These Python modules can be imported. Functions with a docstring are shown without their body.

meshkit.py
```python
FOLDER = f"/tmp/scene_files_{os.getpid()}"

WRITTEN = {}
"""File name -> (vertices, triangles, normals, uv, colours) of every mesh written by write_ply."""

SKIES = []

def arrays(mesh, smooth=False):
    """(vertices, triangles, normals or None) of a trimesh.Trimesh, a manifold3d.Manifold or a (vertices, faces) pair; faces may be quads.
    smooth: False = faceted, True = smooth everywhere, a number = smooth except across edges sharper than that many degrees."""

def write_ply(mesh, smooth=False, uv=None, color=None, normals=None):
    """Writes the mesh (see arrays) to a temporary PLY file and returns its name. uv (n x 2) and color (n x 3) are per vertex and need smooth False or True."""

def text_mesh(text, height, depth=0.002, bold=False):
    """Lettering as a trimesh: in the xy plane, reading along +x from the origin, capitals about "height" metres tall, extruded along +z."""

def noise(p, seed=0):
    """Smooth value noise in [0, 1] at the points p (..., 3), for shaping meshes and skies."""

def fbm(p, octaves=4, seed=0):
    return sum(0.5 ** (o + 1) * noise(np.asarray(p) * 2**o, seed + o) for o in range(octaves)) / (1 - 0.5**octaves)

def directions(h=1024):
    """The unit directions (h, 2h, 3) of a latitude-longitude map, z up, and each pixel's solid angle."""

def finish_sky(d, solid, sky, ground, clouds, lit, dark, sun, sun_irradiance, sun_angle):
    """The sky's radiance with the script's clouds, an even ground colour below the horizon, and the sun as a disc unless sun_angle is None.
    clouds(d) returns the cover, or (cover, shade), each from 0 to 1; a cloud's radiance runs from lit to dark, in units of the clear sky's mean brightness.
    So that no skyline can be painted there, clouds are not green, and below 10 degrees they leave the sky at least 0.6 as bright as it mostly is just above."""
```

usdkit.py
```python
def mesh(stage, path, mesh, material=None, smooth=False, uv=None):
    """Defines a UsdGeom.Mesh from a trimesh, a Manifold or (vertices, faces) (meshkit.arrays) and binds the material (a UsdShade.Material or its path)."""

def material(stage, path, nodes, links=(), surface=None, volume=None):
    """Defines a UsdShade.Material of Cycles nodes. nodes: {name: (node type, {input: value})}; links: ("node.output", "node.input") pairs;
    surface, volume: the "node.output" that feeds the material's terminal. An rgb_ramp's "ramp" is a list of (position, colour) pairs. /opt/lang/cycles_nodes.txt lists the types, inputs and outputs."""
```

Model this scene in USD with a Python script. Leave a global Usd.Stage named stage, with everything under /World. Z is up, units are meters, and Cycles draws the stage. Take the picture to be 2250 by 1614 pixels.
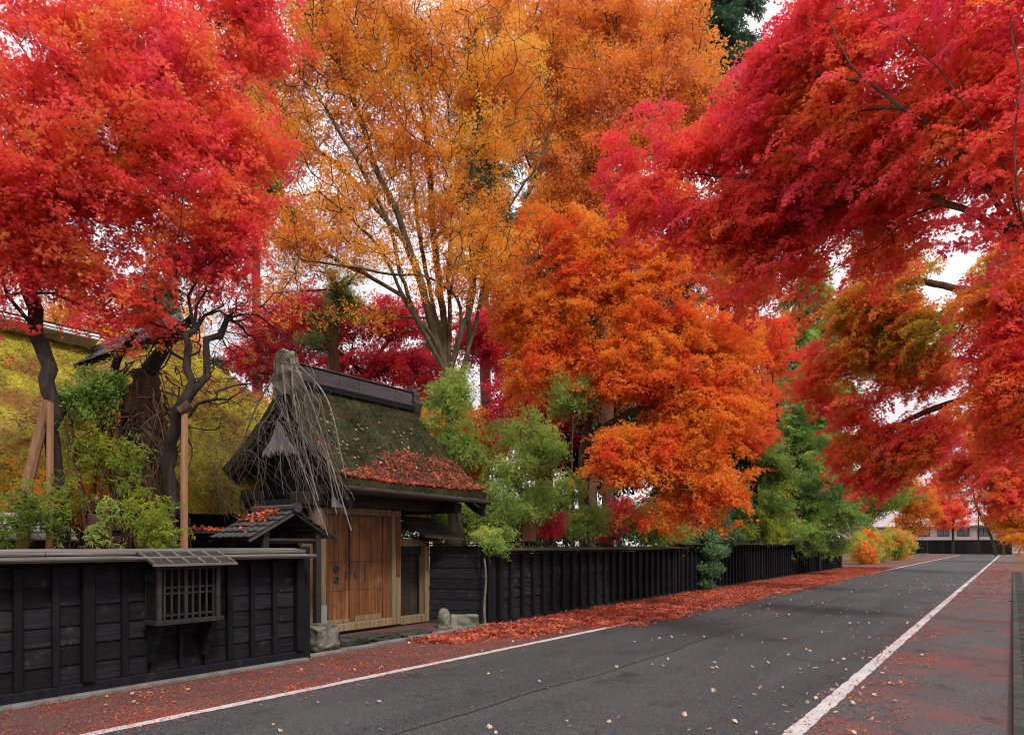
import math, random
import numpy as np, trimesh, usdkit
from meshkit import noise, fbm
from pxr import Usd, UsdGeom, UsdLux, UsdShade, Gf, Sdf, Vt
from scipy.spatial.transform import Rotation as Rot

stage = Usd.Stage.CreateInMemory()
UsdGeom.SetStageUpAxis(stage, "Z")
UsdGeom.SetStageMetersPerUnit(stage, 1.0)
stage.SetDefaultPrim(UsdGeom.Xform.Define(stage, "/World").GetPrim())
UsdGeom.Scope.Define(stage, "/World/Looks")

# ------------------------------------------------------------------ camera
# stands on the right-hand shoulder of the road, looking 36 degrees left of it; the road runs along +y, left is -x
EYE, TURN = 1.65, math.atan(1100 / 1500)
cam = UsdGeom.Camera.Define(stage, "/World/camera")
cam.AddTranslateOp().Set(Gf.Vec3d(0, 0, EYE))
cam.AddRotateZOp().Set(math.degrees(TURN))
cam.AddRotateXOp().Set(90)
cam.CreateHorizontalApertureAttr(36.0)
cam.CreateVerticalApertureAttr(36.0 * 734 / 1024)
cam.CreateFocalLengthAttr(24.0)
cam.CreateVerticalApertureOffsetAttr(6.208)
cam.CreateFStopAttr(0.0)
cam.CreateExposureAttr(1.0)

# ------------------------------------------------------------------ sky and sun (overcast)
SUN = np.array([0.75, -0.35, 1.0]); SUN /= np.linalg.norm(SUN)
sun_el, sun_rot = math.asin(SUN[2]), math.atan2(SUN[0], SUN[1])
sky_mat = usdkit.material(stage, "/World/Looks/sky", {
    "tc": ("texture_coordinate", {}),
    "map": ("mapping", {"scale": (1.0, 1.0, 2.2)}),
    "sky": ("sky_texture", {"sky_type": "single_scattering", "sun_disc": False, "sun_elevation": sun_el, "sun_rotation": sun_rot}),
    "n": ("noise_texture", {"scale": 2.6, "detail": 6.0, "roughness": 0.55}),
    "cloud": ("rgb_ramp", {"ramp": [(0.36, (6.4, 6.0, 6.25)), (0.64, (9.4, 8.8, 9.0))]}),
    "cover": ("map_range", {"from_min": 0.2, "from_max": 0.5, "to_min": 0.86, "to_max": 1.0}),
    "mix": ("mix_color", {}),
    "xyz": ("separate_xyz", {}), "rise": ("map_range", {"from_min": 0.0, "from_max": 1.0, "to_min": 0.52, "to_max": 1.04}), "rgb": ("combine_color", {}),
    "cie": ("mix_color", {"blend_type": "multiply", "fac": 1.0}),
    "bg": ("background_shader", {"strength": 0.1}),
}, [("tc.generated", "map.vector"), ("map.vector", "n.vector"), ("n.fac", "cloud.fac"), ("n.fac", "cover.value"), ("cover.result", "mix.fac"),
    ("sky.color", "mix.a"), ("cloud.color", "mix.b"), ("tc.generated", "xyz.vector"), ("xyz.z", "rise.value"), ("rise.result", "rgb.r"), ("rise.result", "rgb.g"), ("rise.result", "rgb.b"), ("mix.result", "cie.a"), ("rgb.color", "cie.b"), ("cie.result", "bg.color")], surface="bg.background")
dome = UsdLux.DomeLight.Define(stage, "/World/sky")
UsdShade.MaterialBindingAPI.Apply(dome.GetPrim()).Bind(sky_mat)
dome.GetPrim().SetCustomDataByKey("kind", "structure")
sun = UsdLux.DistantLight.Define(stage, "/World/sun")
sun.CreateIntensityAttr(0.4)
sun.CreateAngleAttr(11.0)
sun.CreateColorAttr(Gf.Vec3f(1.0, 0.95, 0.88))
sun.GetPrim().CreateAttribute("inputs:normalize", Sdf.ValueTypeNames.Bool).Set(True)
sun.AddRotateZOp().Set(math.degrees(math.atan2(SUN[0], -SUN[1])))
sun.AddRotateXOp().Set(math.degrees(math.acos(SUN[2])))

rng = np.random.default_rng(7)
FWD = np.array([-math.sin(TURN), math.cos(TURN), 0.0]); RGT = np.array([math.cos(TURN), math.sin(TURN), 0.0]); UPV = np.array([0, 0, 1.0])


def S(px, py, d):
    """A surveyed point: bearing and elevation read off the photograph, d the real distance along the view axis in metres."""
    return np.array([0, 0, EYE]) + d * (FWD + (px - 1125) / 1500 * RGT + (1195 - py) / 1500 * UPV)


def G(px, d, z=0.0):
    p = S(px, 1195, d); p[2] = z
    return p


def up(pts):
    return np.array([S(*p) for p in pts])


# ------------------------------------------------------------------ helpers
names, base_of = {}, {}


def numbered(parent, name):
    k = names.get((parent, name), 0)
    names[(parent, name)] = k + 1
    return f"{parent}/{name}" + (f"_{k:03d}" if k else "")


def tag(prim, label=None, cat=None, group=None, kind=None):
    for k, v in (("label", label), ("category", cat), ("group", group), ("kind", kind)):
        if v:
            prim.SetCustomDataByKey(k, v)
    return prim


def thing(name, label, cat, loc=(0, 0, 0), group=None, kind=None):
    path = numbered("/World", name)
    x = UsdGeom.Xform.Define(stage, path)
    x.AddTranslateOp().Set(Gf.Vec3d(*map(float, loc)))
    base_of[path] = np.asarray(loc, float)
    return tag(x.GetPrim(), label, cat, group, kind)


def origin(path):
    parts = path.split("/")
    return base_of.get("/".join(parts[:3]), np.zeros(3))


def obj(name, mesh, mat, parent=None, smooth=False, label=None, kind=None):
    """One Mesh prim, given in world coordinates, under parent (a thing or a part) or under /World."""
    up_ = str(parent.GetPath()) if parent else "/World"
    path = numbered(up_, name)
    if isinstance(mesh, (tuple, list)):
        v, f = np.asarray(mesh[0], float), np.asarray(mesh[1], int)
    else:
        v, f = np.asarray(mesh.vertices, float), np.asarray(mesh.faces, int)
    if parent:
        v = v - origin(path)
    p = usdkit.mesh(stage, path, (v, f), mat, smooth=smooth).GetPrim()
    if label:
        p.SetCustomDataByKey("label", label)
    if kind:
        p.SetCustomDataByKey("kind", kind)
    return p


def join(meshes):
    vs, fs, n = [], [], 0
    for m in meshes:
        v, f = (m if isinstance(m, tuple) else (np.asarray(m.vertices), np.asarray(m.faces)))
        vs.append(v); fs.append(f + n); n += len(v)
    return np.vstack(vs), np.vstack(fs)


BOX_F = np.array([[0, 2, 1], [1, 2, 3], [4, 5, 6], [5, 7, 6], [0, 1, 4], [1, 5, 4], [2, 6, 3], [3, 6, 7], [0, 4, 2], [2, 4, 6], [1, 3, 5], [3, 7, 5]])


def box(x0, x1, y0, y1, z0, z1, bev=0.0):
    if bev:
        pts = []
        for sx, sy, sz in np.ndindex(2, 2, 2):
            c = np.array([x1 if sx else x0, y1 if sy else y0, z1 if sz else z0])
            s = np.array([-1 if sx else 1, -1 if sy else 1, -1 if sz else 1]) * bev
            for k in range(3):
                q = s.copy(); q[k] = 0
                pts.append(c + q)
        h = trimesh.convex.convex_hull(np.array(pts))
        return np.array(h.vertices), np.array(h.faces)
    v = np.array([[x, y, z] for z in (z0, z1) for y in (y0, y1) for x in (x0, x1)], float)
    return v, BOX_F[:, [0, 1, 2]].copy()


class Frame:
    """A run of wall: u along it from a to b, v out towards the road, z up."""
    def __init__(self, a, b, z=0.0):
        self.a, self.b = np.array([*a, z], float), np.array([*b, z], float)
        d = self.b - self.a
        self.len = np.linalg.norm(d[:2])
        self.u = d / self.len
        self.v = np.array([self.u[1], -self.u[0], 0.0])

    def __call__(self, mesh):
        v, f = mesh if isinstance(mesh, tuple) else (np.asarray(mesh.vertices), np.asarray(mesh.faces))
        return self.a + v[:, :1] * self.u + v[:, 1:2] * self.v + v[:, 2:] * UPV, f[:, ::-1]  # (u, v, z) is left-handed: turn the faces


def spline(pts, step=0.25):
    p = np.asarray(pts, float)
    if len(p) == 2:
        n = max(2, int(np.linalg.norm(p[1] - p[0]) / step) + 1)
        return p[0] + (p[1] - p[0]) * np.linspace(0, 1, n)[:, None]
    q = np.vstack([2 * p[0] - p[1], p, 2 * p[-1] - p[-2]])
    out = []
    for i in range(1, len(q) - 2):
        n = max(1, int(np.ceil(np.linalg.norm(q[i + 1] - q[i]) / step)))
        t = (np.arange(n) / n)[:, None]
        a, b, c, d = q[i - 1], q[i], q[i + 1], q[i + 2]
        out.append(0.5 * (2 * b + (c - a) * t + (2 * a - 5 * b + 4 * c - d) * t**2 + (3 * b - a - 3 * c + d) * t**3))
    return np.vstack(out + [p[-1:]])


def ring_frames(t):
    ref = np.array([0.83, 0.55, 0.08])
    a = np.cross(t, ref)
    bad = np.linalg.norm(a, axis=1) < 0.05
    a[bad] = np.cross(t[bad], [0, 0, 1.0])
    a /= np.linalg.norm(a, axis=1, keepdims=True) + 1e-9
    return a, np.cross(t, a)


def tube(pts, radii, sides=6, cap=True):
    p = np.asarray(pts, float)
    r = np.broadcast_to(np.asarray(radii, float), (len(p),)) if np.ndim(radii) == 0 or len(np.atleast_1d(radii)) == len(p) else np.interp(np.linspace(0, 1, len(p)), np.linspace(0, 1, len(radii)), radii)
    t = np.gradient(p, axis=0); t /= np.linalg.norm(t, axis=1, keepdims=True) + 1e-12
    a, b = ring_frames(t)
    ang = np.arange(sides) * 2 * np.pi / sides
    v = (p[:, None] + r[:, None, None] * (np.cos(ang)[None, :, None] * a[:, None] + np.sin(ang)[None, :, None] * b[:, None])).reshape(-1, 3)
    i, j = np.meshgrid(np.arange(len(p) - 1), np.arange(sides), indexing="ij")
    q = np.stack([i * sides + j, i * sides + (j + 1) % sides, (i + 1) * sides + (j + 1) % sides, (i + 1) * sides + j], -1).reshape(-1, 4)
    f = np.vstack([q[:, [0, 1, 2]], q[:, [0, 2, 3]]])
    if cap:
        n = len(v)
        v = np.vstack([v, p[:1], p[-1:]])
        k = np.arange(sides); e = (len(p) - 1) * sides
        f = np.vstack([f, np.stack([np.full(sides, n), (k + 1) % sides, k], 1), np.stack([np.full(sides, n + 1), e + k, e + (k + 1) % sides], 1)])
    return v, f


def grid(nu, nv):
    i, j = np.meshgrid(np.arange(nu - 1), np.arange(nv - 1), indexing="ij")
    q = np.stack([i * nv + j, (i + 1) * nv + j, (i + 1) * nv + j + 1, i * nv + j + 1], -1).reshape(-1, 4)
    return np.vstack([q[:, [0, 1, 2]], q[:, [0, 2, 3]]])


# ------------------------------------------------------------------ materials
def mat(name, nodes, links, surface="p.BSDF"):
    return usdkit.material(stage, "/World/Looks/" + name, nodes, links, surface=surface)


def surface_mat(name, ramp, scale=(3, 3, 3), rough=0.7, bump=0.3, dist=0.01, spec=0.3, detail=6.0, tint=None, fine=None, nscale=1.0, per_object=0.0):
    """A noise ramp over world position, stretched by scale, with bump; tint = (ramp position pair, colour, noise scale) lays patches on top."""
    nodes = {
        "g": ("geometry", {}), "m": ("mapping", {"scale": scale}),
        "n": ("noise_texture", {"scale": nscale, "detail": detail, "roughness": 0.6}),
        "r": ("rgb_ramp", {"ramp": ramp}),
        "p": ("principled_bsdf", {"roughness": rough, "specular_ior_level": spec}),
        "b": ("bump", {"strength": bump, "distance": dist}),
    }
    links = [("g.position", "m.vector"), ("m.vector", "n.vector"), ("n.fac", "r.fac"), ("n.fac", "b.height"), ("b.normal", "p.normal")]
    last = "r.color"
    if fine:
        nodes["fn"] = ("noise_texture", {"scale": fine[0], "detail": 2.0})
        nodes["fr"] = ("rgb_ramp", {"ramp": [(0.3, (fine[1],) * 3), (0.7, (fine[2],) * 3)]})
        nodes["fm"] = ("mix_color", {"blend_type": "multiply", "fac": 1.0})
        links += [("g.position", "fn.vector"), ("fn.fac", "fr.fac"), (last, "fm.a"), ("fr.color", "fm.b")]
        last = "fm.result"
    for k, (lo, hi, colour, ns) in enumerate(tint or ()):
        nodes[f"tn{k}"] = ("noise_texture", {"scale": ns, "detail": 5.0, "roughness": 0.65})
        nodes[f"tr{k}"] = ("map_range", {"from_min": lo, "from_max": hi})
        nodes[f"tm{k}"] = ("mix_color", {"b": colour})
        links += [("g.position", f"tn{k}.vector"), (f"tn{k}.fac", f"tr{k}.value"), (f"tr{k}.result", f"tm{k}.fac"), (last, f"tm{k}.a")]
        last = f"tm{k}.result"
    if per_object:
        nodes["oi"] = ("object_info", {})
        nodes["om"] = ("map_range", {"to_min": 1 - per_object, "to_max": 1 + per_object})
        nodes["oc"] = ("combine_color", {})
        nodes["ox"] = ("mix_color", {"blend_type": "multiply", "fac": 1.0})
        links += [("oi.random", "om.value"), ("om.result", "oc.r"), ("om.result", "oc.g"), ("om.result", "oc.b"), (last, "ox.a"), ("oc.color", "ox.b")]
        last = "ox.result"
    links.append((last, "p.base_color"))
    return mat(name, nodes, links)


def leaf_mat(name, ramp, ns=0.7, trans=0.55, lo=0.62, hi=1.22, rough=0.42, spec=0.5, hue=0.022):
    """Leaves: colour drifts in patches through the crown (ramp) and from leaf to leaf."""
    return mat(name, {
        "g": ("geometry", {}),
        "n": ("noise_texture", {"scale": ns * 1.6, "detail": 5.0, "roughness": 0.68}),
        "add": ("math", {"math_type": "multiply_add", "value2": 0.34, "value3": -0.17}),
        "wide": ("math", {"math_type": "multiply_add", "value2": 1.7, "value3": -0.35}),
        "sum": ("math", {"math_type": "add"}),
        "r": ("rgb_ramp", {"ramp": ramp}),
        "v": ("map_range", {"to_min": lo, "to_max": hi}),
        "h": ("hsv", {}),
        "hm": ("map_range", {"to_min": 0.5 - hue, "to_max": 0.5 + hue}),
        "w": ("white_noise_texture", {"dimensions": "1D"}),
        "p": ("principled_bsdf", {"roughness": rough, "specular_ior_level": spec}),
        "t": ("translucent_bsdf", {}),
        "x": ("mix_closure", {"fac": trans}),
    }, [("g.position", "n.vector"), ("g.random_per_island", "add.value1"), ("n.fac", "wide.value1"), ("wide.value", "sum.value1"), ("add.value", "sum.value2"), ("sum.value", "r.fac"),
        ("g.random_per_island", "w.w"), ("w.value", "v.value"), ("w.color", "hm.value"), ("r.color", "h.color"), ("v.result", "h.value"), ("hm.result", "h.hue"),
        ("h.color", "p.base_color"), ("h.color", "t.color"), ("p.BSDF", "x.closure1"), ("t.BSDF", "x.closure2")], surface="x.closure")


M = {}
M["asphalt"] = surface_mat("asphalt", [(0.3, (0.0291, 0.0295, 0.0316)), (0.7, (0.0517, 0.0517, 0.0537))], scale=(1.5, 0.07, 1), rough=0.78, bump=0.0, spec=0.2, detail=9.0,
                           fine=(52.0, 0.35, 1.95), tint=[(0.52, 0.75, (0.062, 0.062, 0.064), 0.4), (0.58, 0.7, (0.026, 0.026, 0.028), 1.1)])
M["shoulder"] = surface_mat("shoulder_asphalt", [(0.3, (0.0455, 0.0414, 0.0414)), (0.7, (0.0704, 0.0621, 0.0621))], scale=(0.8, 0.5, 1), rough=0.8, bump=0.0,
                            fine=(48.0, 0.45, 1.7), tint=[(0.44, 0.85, (0.19, 0.035, 0.03), 0.6), (0.58, 0.68, (0.03, 0.028, 0.028), 2.0)])
M["red_shoulder"] = surface_mat("leaf_dusted_asphalt", [(0.3, (0.0756, 0.0324, 0.0274)), (0.7, (0.1296, 0.0504, 0.0396))], scale=(0.8, 0.5, 1), rough=0.85, bump=0.0,
                                fine=(48.0, 0.4, 1.75), tint=[(0.54, 0.76, (0.2, 0.035, 0.026), 1.3), (0.54, 0.72, (0.075, 0.055, 0.05), 0.7)])
M["earth"] = surface_mat("earth", [(0.3, (0.05, 0.035, 0.02)), (0.7, (0.11, 0.06, 0.03))], scale=(2, 2, 2), rough=0.95, bump=0.6, dist=0.03, tint=[(0.5, 0.62, (0.2, 0.04, 0.02), 3.0)])
M["line_paint"] = surface_mat("line_paint", [(0.3, (0.3960, 0.3744, 0.3744)), (0.6, (0.5184, 0.4896, 0.4896))], scale=(3, 3, 3), rough=0.65, bump=0.05, fine=(90.0, 0.72, 1.12),
                              tint=[(0.6, 0.68, (0.07, 0.065, 0.065), 11.0), (0.55, 0.75, (0.3, 0.26, 0.26), 1.2)])
M["black_wood"] = surface_mat("black_wood", [(0.3, (0.0051, 0.0051, 0.0065)), (0.55, (0.0107, 0.0104, 0.0125)), (0.75, (0.0277, 0.0252, 0.0260))], scale=(5, 2.2, 34), rough=0.75, bump=0.6, dist=0.008,
                              spec=0.16, per_object=0.5, tint=[(0.55, 0.72, (0.022, 0.018, 0.0155), 1.6), (0.6, 0.7, (0.036, 0.034, 0.034), 5.0)])
M["black_post"] = surface_mat("black_post", [(0.3, (0.0028, 0.0028, 0.0040)), (0.7, (0.0078, 0.0077, 0.0097))], scale=(30, 30, 2.5), rough=0.72, bump=0.5, dist=0.006, spec=0.18, per_object=0.4, tint=[(0.58, 0.72, (0.02, 0.018, 0.018), 3.0)])
M["grey_wood"] = surface_mat("grey_wood", [(0.3, (0.0551, 0.0490, 0.0428)), (0.55, (0.1224, 0.1132, 0.1010)), (0.75, (0.2081, 0.1958, 0.1775))], scale=(14, 1.4, 30), rough=0.8, bump=0.5, dist=0.006, per_object=0.2,
                             tint=[(0.58, 0.75, (0.06, 0.06, 0.04), 2.0)])
M["dark_wood"] = surface_mat("dark_wood", [(0.3, (0.0140, 0.0105, 0.0084)), (0.7, (0.0385, 0.0294, 0.0238))], scale=(16, 3, 26), rough=0.7, bump=0.4, dist=0.005, per_object=0.25)
M["lattice_wood"] = surface_mat("lattice_wood", [(0.3, (0.0097, 0.0078, 0.0069)), (0.7, (0.0325, 0.0277, 0.0244))], scale=(30, 30, 5), rough=0.75, bump=0.4, dist=0.004, per_object=0.3)
M["door_wood"] = surface_mat("door_wood", [(0.28, (0.0718, 0.0232, 0.0077)), (0.5, (0.1656, 0.0607, 0.0193)), (0.72, (0.2539, 0.1104, 0.0414))], scale=(16, 16, 0.9), rough=0.6, bump=0.35, dist=0.004, per_object=0.22,
                             tint=[(0.5, 0.72, (0.055, 0.024, 0.011), 2.2), (0.6, 0.74, (0.16, 0.11, 0.07), 1.5)])
M["post_wood"] = surface_mat("post_wood", [(0.3, (0.1008, 0.0648, 0.0324)), (0.55, (0.2016, 0.1440, 0.0792)), (0.75, (0.2736, 0.2088, 0.1224))], scale=(22, 22, 1.2), rough=0.65, bump=0.3, dist=0.004, per_object=0.12,
                             tint=[(0.58, 0.75, (0.19, 0.12, 0.055), 1.4)])
M["pole_wood"] = surface_mat("pole_wood", [(0.3, (0.1600, 0.0720, 0.0360)), (0.7, (0.3360, 0.1760, 0.0960))], scale=(20, 20, 1.3), rough=0.7, bump=0.3, dist=0.004, per_object=0.2)
M["ridge_copper"] = surface_mat("ridge_copper", [(0.3, (0.0263, 0.0225, 0.0248)), (0.7, (0.0675, 0.0562, 0.0615))], scale=(3, 3, 20), rough=0.45, bump=0.15, dist=0.004, spec=0.5, per_object=0.15)
M["moss_thatch"] = surface_mat("mossy_bark_thatch", [(0.3, (0.0153, 0.0153, 0.0068)), (0.5, (0.0340, 0.0357, 0.0145)), (0.72, (0.0723, 0.0680, 0.0306))], scale=(2.2, 2.2, 1.2), rough=0.95, bump=0.8, dist=0.03, spec=0.1,
                               fine=(60.0, 0.5, 1.5), tint=[(0.55, 0.7, (0.05, 0.033, 0.018), 1.2)])
M["thatch"] = surface_mat("mossy_reed_thatch", [(0.3, (0.1224, 0.0952, 0.0136)), (0.5, (0.2584, 0.2176, 0.0238)), (0.7, (0.3400, 0.2992, 0.0340))], scale=(1.3, 1.3, 1.3), rough=0.95, bump=0.8, dist=0.05, spec=0.1,
                          fine=(22.0, 0.45, 1.5), tint=[(0.5, 0.64, (0.16, 0.07, 0.02), 0.9)])
M["thatch_cut"] = surface_mat("cut_reed", [(0.3, (0.06, 0.04, 0.02)), (0.7, (0.2, 0.14, 0.07))], scale=(30, 30, 30), rough=0.95, bump=0.8, dist=0.02)
M["tile"] = surface_mat("dark_tile", [(0.3, (0.0086, 0.0097, 0.0097)), (0.7, (0.0324, 0.0335, 0.0324))], scale=(7, 7, 7), rough=0.5, bump=0.2, dist=0.005, spec=0.45, per_object=0.35)
M["pale_tile"] = surface_mat("pale_tile", [(0.3, (0.15, 0.15, 0.12)), (0.7, (0.34, 0.33, 0.28))], scale=(7, 7, 7), rough=0.7, bump=0.2, dist=0.005, per_object=0.3)
M["slate"] = surface_mat("grey_shingle", [(0.3, (0.055, 0.06, 0.07)), (0.7, (0.17, 0.18, 0.2))], scale=(9, 9, 9), rough=0.6, bump=0.2, dist=0.005, per_object=0.35)
M["bamboo_pale"] = surface_mat("pale_ridge_cover", [(0.3, (0.38, 0.36, 0.37)), (0.7, (0.62, 0.6, 0.61))], scale=(6, 6, 6), rough=0.7, bump=0.2, dist=0.005, per_object=0.15)
M["stone"] = surface_mat("stone", [(0.3, (0.0702, 0.0663, 0.0507)), (0.5, (0.1560, 0.1482, 0.1170)), (0.72, (0.2808, 0.2652, 0.2184))], scale=(6, 6, 6), rough=0.85, bump=0.6, dist=0.02, per_object=0.2,
                         fine=(70.0, 0.7, 1.25), tint=[(0.52, 0.66, (0.035, 0.045, 0.016), 4.0)])
M["dark_stone"] = surface_mat("dark_stone", [(0.3, (0.0126, 0.0126, 0.0112)), (0.72, (0.0630, 0.0595, 0.0525))], scale=(7, 7, 7), rough=0.85, bump=0.6, dist=0.02, per_object=0.25,
                              tint=[(0.5, 0.64, (0.03, 0.04, 0.014), 4.0)])
M["concrete"] = surface_mat("concrete", [(0.3, (0.0975, 0.0938, 0.0900)), (0.7, (0.2025, 0.1950, 0.1875))], scale=(3, 3, 3), rough=0.85, bump=0.3, dist=0.008, fine=(80.0, 0.75, 1.2), per_object=0.15,
                            tint=[(0.56, 0.7, (0.1, 0.06, 0.05), 2.5)])
M["iron"] = surface_mat("black_iron", [(0.3, (0.012, 0.011, 0.01)), (0.7, (0.05, 0.035, 0.025))], scale=(30, 30, 30), rough=0.5, bump=0.2, dist=0.002, spec=0.5)
M["sheet_metal"] = surface_mat("sheet_metal", [(0.3, (0.1920, 0.2000, 0.1920)), (0.7, (0.2880, 0.2960, 0.2880))], scale=(4, 4, 8), rough=0.5, bump=0.1, dist=0.003, spec=0.5)
M["carved_grey"] = surface_mat("weathered_carving", [(0.3, (0.1615, 0.1520, 0.1615)), (0.7, (0.4370, 0.4085, 0.4370))], scale=(22, 22, 8), rough=0.8, bump=0.5, dist=0.01)
M["plaster"] = surface_mat("pale_plaster", [(0.3, (0.5, 0.46, 0.45)), (0.7, (0.66, 0.62, 0.61))], scale=(1, 1, 1), rough=0.8, bump=0.05)
M["far_roof"] = surface_mat("far_roof", [(0.3, (0.3, 0.25, 0.26)), (0.7, (0.4, 0.34, 0.35))], scale=(1, 1, 1), rough=0.7, bump=0.05)
M["far_glass"] = surface_mat("window_glass", [(0.3, (0.1, 0.12, 0.14)), (0.7, (0.2, 0.22, 0.24))], scale=(1, 1, 1), rough=0.15, bump=0.0, spec=0.6)
M["rust_board"] = surface_mat("rust_board", [(0.3, (0.0900, 0.0293, 0.0113)), (0.7, (0.1620, 0.0585, 0.0225))], scale=(9, 9, 3), rough=0.7, bump=0.2, dist=0.003)
M["bark_dark"] = surface_mat("bark_dark", [(0.3, (0.012, 0.009, 0.008)), (0.7, (0.05, 0.036, 0.03))], scale=(14, 14, 3.5), rough=0.9, bump=0.9, dist=0.03, spec=0.2)
M["bark_brown"] = surface_mat("bark_brown", [(0.3, (0.035, 0.018, 0.01)), (0.7, (0.13, 0.075, 0.045))], scale=(14, 14, 3), rough=0.9, bump=0.9, dist=0.03, spec=0.2)
M["bark_olive"] = surface_mat("bark_olive", [(0.3, (0.035, 0.026, 0.014)), (0.55, (0.1, 0.075, 0.04)), (0.75, (0.17, 0.15, 0.09))], scale=(12, 12, 2.5), rough=0.9, bump=0.9, dist=0.03, spec=0.2)
M["bark_cedar"] = surface_mat("bark_cedar", [(0.3, (0.04, 0.022, 0.018)), (0.7, (0.15, 0.09, 0.075))], scale=(26, 26, 1.5), rough=0.9, bump=0.9, dist=0.03, spec=0.2)
M["twig_grey"] = surface_mat("twig_grey", [(0.3, (0.0540, 0.0450, 0.0378)), (0.7, (0.2340, 0.2025, 0.1665))], scale=(9, 9, 4), rough=0.8, bump=0.3, dist=0.004)

M["red"] = leaf_mat("leaf_red", [(0.06, (0.80, 0.07, 0.11)), (0.26, (0.87, 0.135, 0.09)), (0.44, (0.88, 0.23, 0.08)), (0.60, (0.87, 0.42, 0.08)), (0.72, (0.80, 0.60, 0.10)), (0.85, (0.54, 0.56, 0.10))], ns=0.75)
M["scarlet"] = leaf_mat("leaf_scarlet", [(0.06, (0.80, 0.055, 0.15)), (0.22, (0.87, 0.105, 0.09)), (0.40, (0.88, 0.18, 0.075)), (0.56, (0.88, 0.31, 0.06)), (0.69, (0.86, 0.54, 0.08)), (0.83, (0.64, 0.58, 0.10))], ns=0.55)
M["orange"] = leaf_mat("leaf_orange", [(0.1, (0.80, 0.16, 0.03)), (0.32, (0.86, 0.30, 0.03)), (0.5, (0.86, 0.44, 0.04)), (0.66, (0.86, 0.28, 0.04)), (0.84, (0.5, 0.46, 0.06))], ns=0.6)
M["orange_red"] = leaf_mat("leaf_orange_red", [(0.14, (0.84, 0.13, 0.04)), (0.36, (0.87, 0.22, 0.04)), (0.56, (0.87, 0.32, 0.04)), (0.76, (0.84, 0.4, 0.05))], ns=0.6)
M["gold"] = leaf_mat("leaf_gold", [(0.14, (0.70, 0.26, 0.03)), (0.32, (0.87, 0.43, 0.04)), (0.52, (0.87, 0.57, 0.06)), (0.72, (0.85, 0.36, 0.04))], ns=0.5)
M["tawny"] = leaf_mat("leaf_tawny", [(0.14, (0.74, 0.30, 0.10)), (0.32, (0.86, 0.38, 0.05)), (0.5, (0.86, 0.50, 0.06)), (0.7, (0.84, 0.24, 0.05))], ns=0.35)
M["maroon"] = leaf_mat("leaf_maroon", [(0.2, (0.60, 0.03, 0.04)), (0.45, (0.78, 0.06, 0.05)), (0.7, (0.84, 0.20, 0.04))], ns=0.6)
M["rust"] = leaf_mat("leaf_rust", [(0.2, (0.50, 0.40, 0.04)), (0.36, (0.78, 0.38, 0.04)), (0.5, (0.84, 0.24, 0.04)), (0.66, (0.84, 0.12, 0.06))], ns=0.45)
M["crimson_mix"] = leaf_mat("leaf_crimson", [(0.04, (0.78, 0.06, 0.13)), (0.22, (0.87, 0.13, 0.08)), (0.42, (0.88, 0.26, 0.06)), (0.60, (0.84, 0.48, 0.06)), (0.8, (0.58, 0.56, 0.08))], ns=0.5)
M["yellow"] = leaf_mat("leaf_yellow", [(0.3, (0.6, 0.22, 0.015)), (0.55, (0.78, 0.38, 0.02)), (0.75, (0.7, 0.2, 0.02))], ns=0.4)
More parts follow.
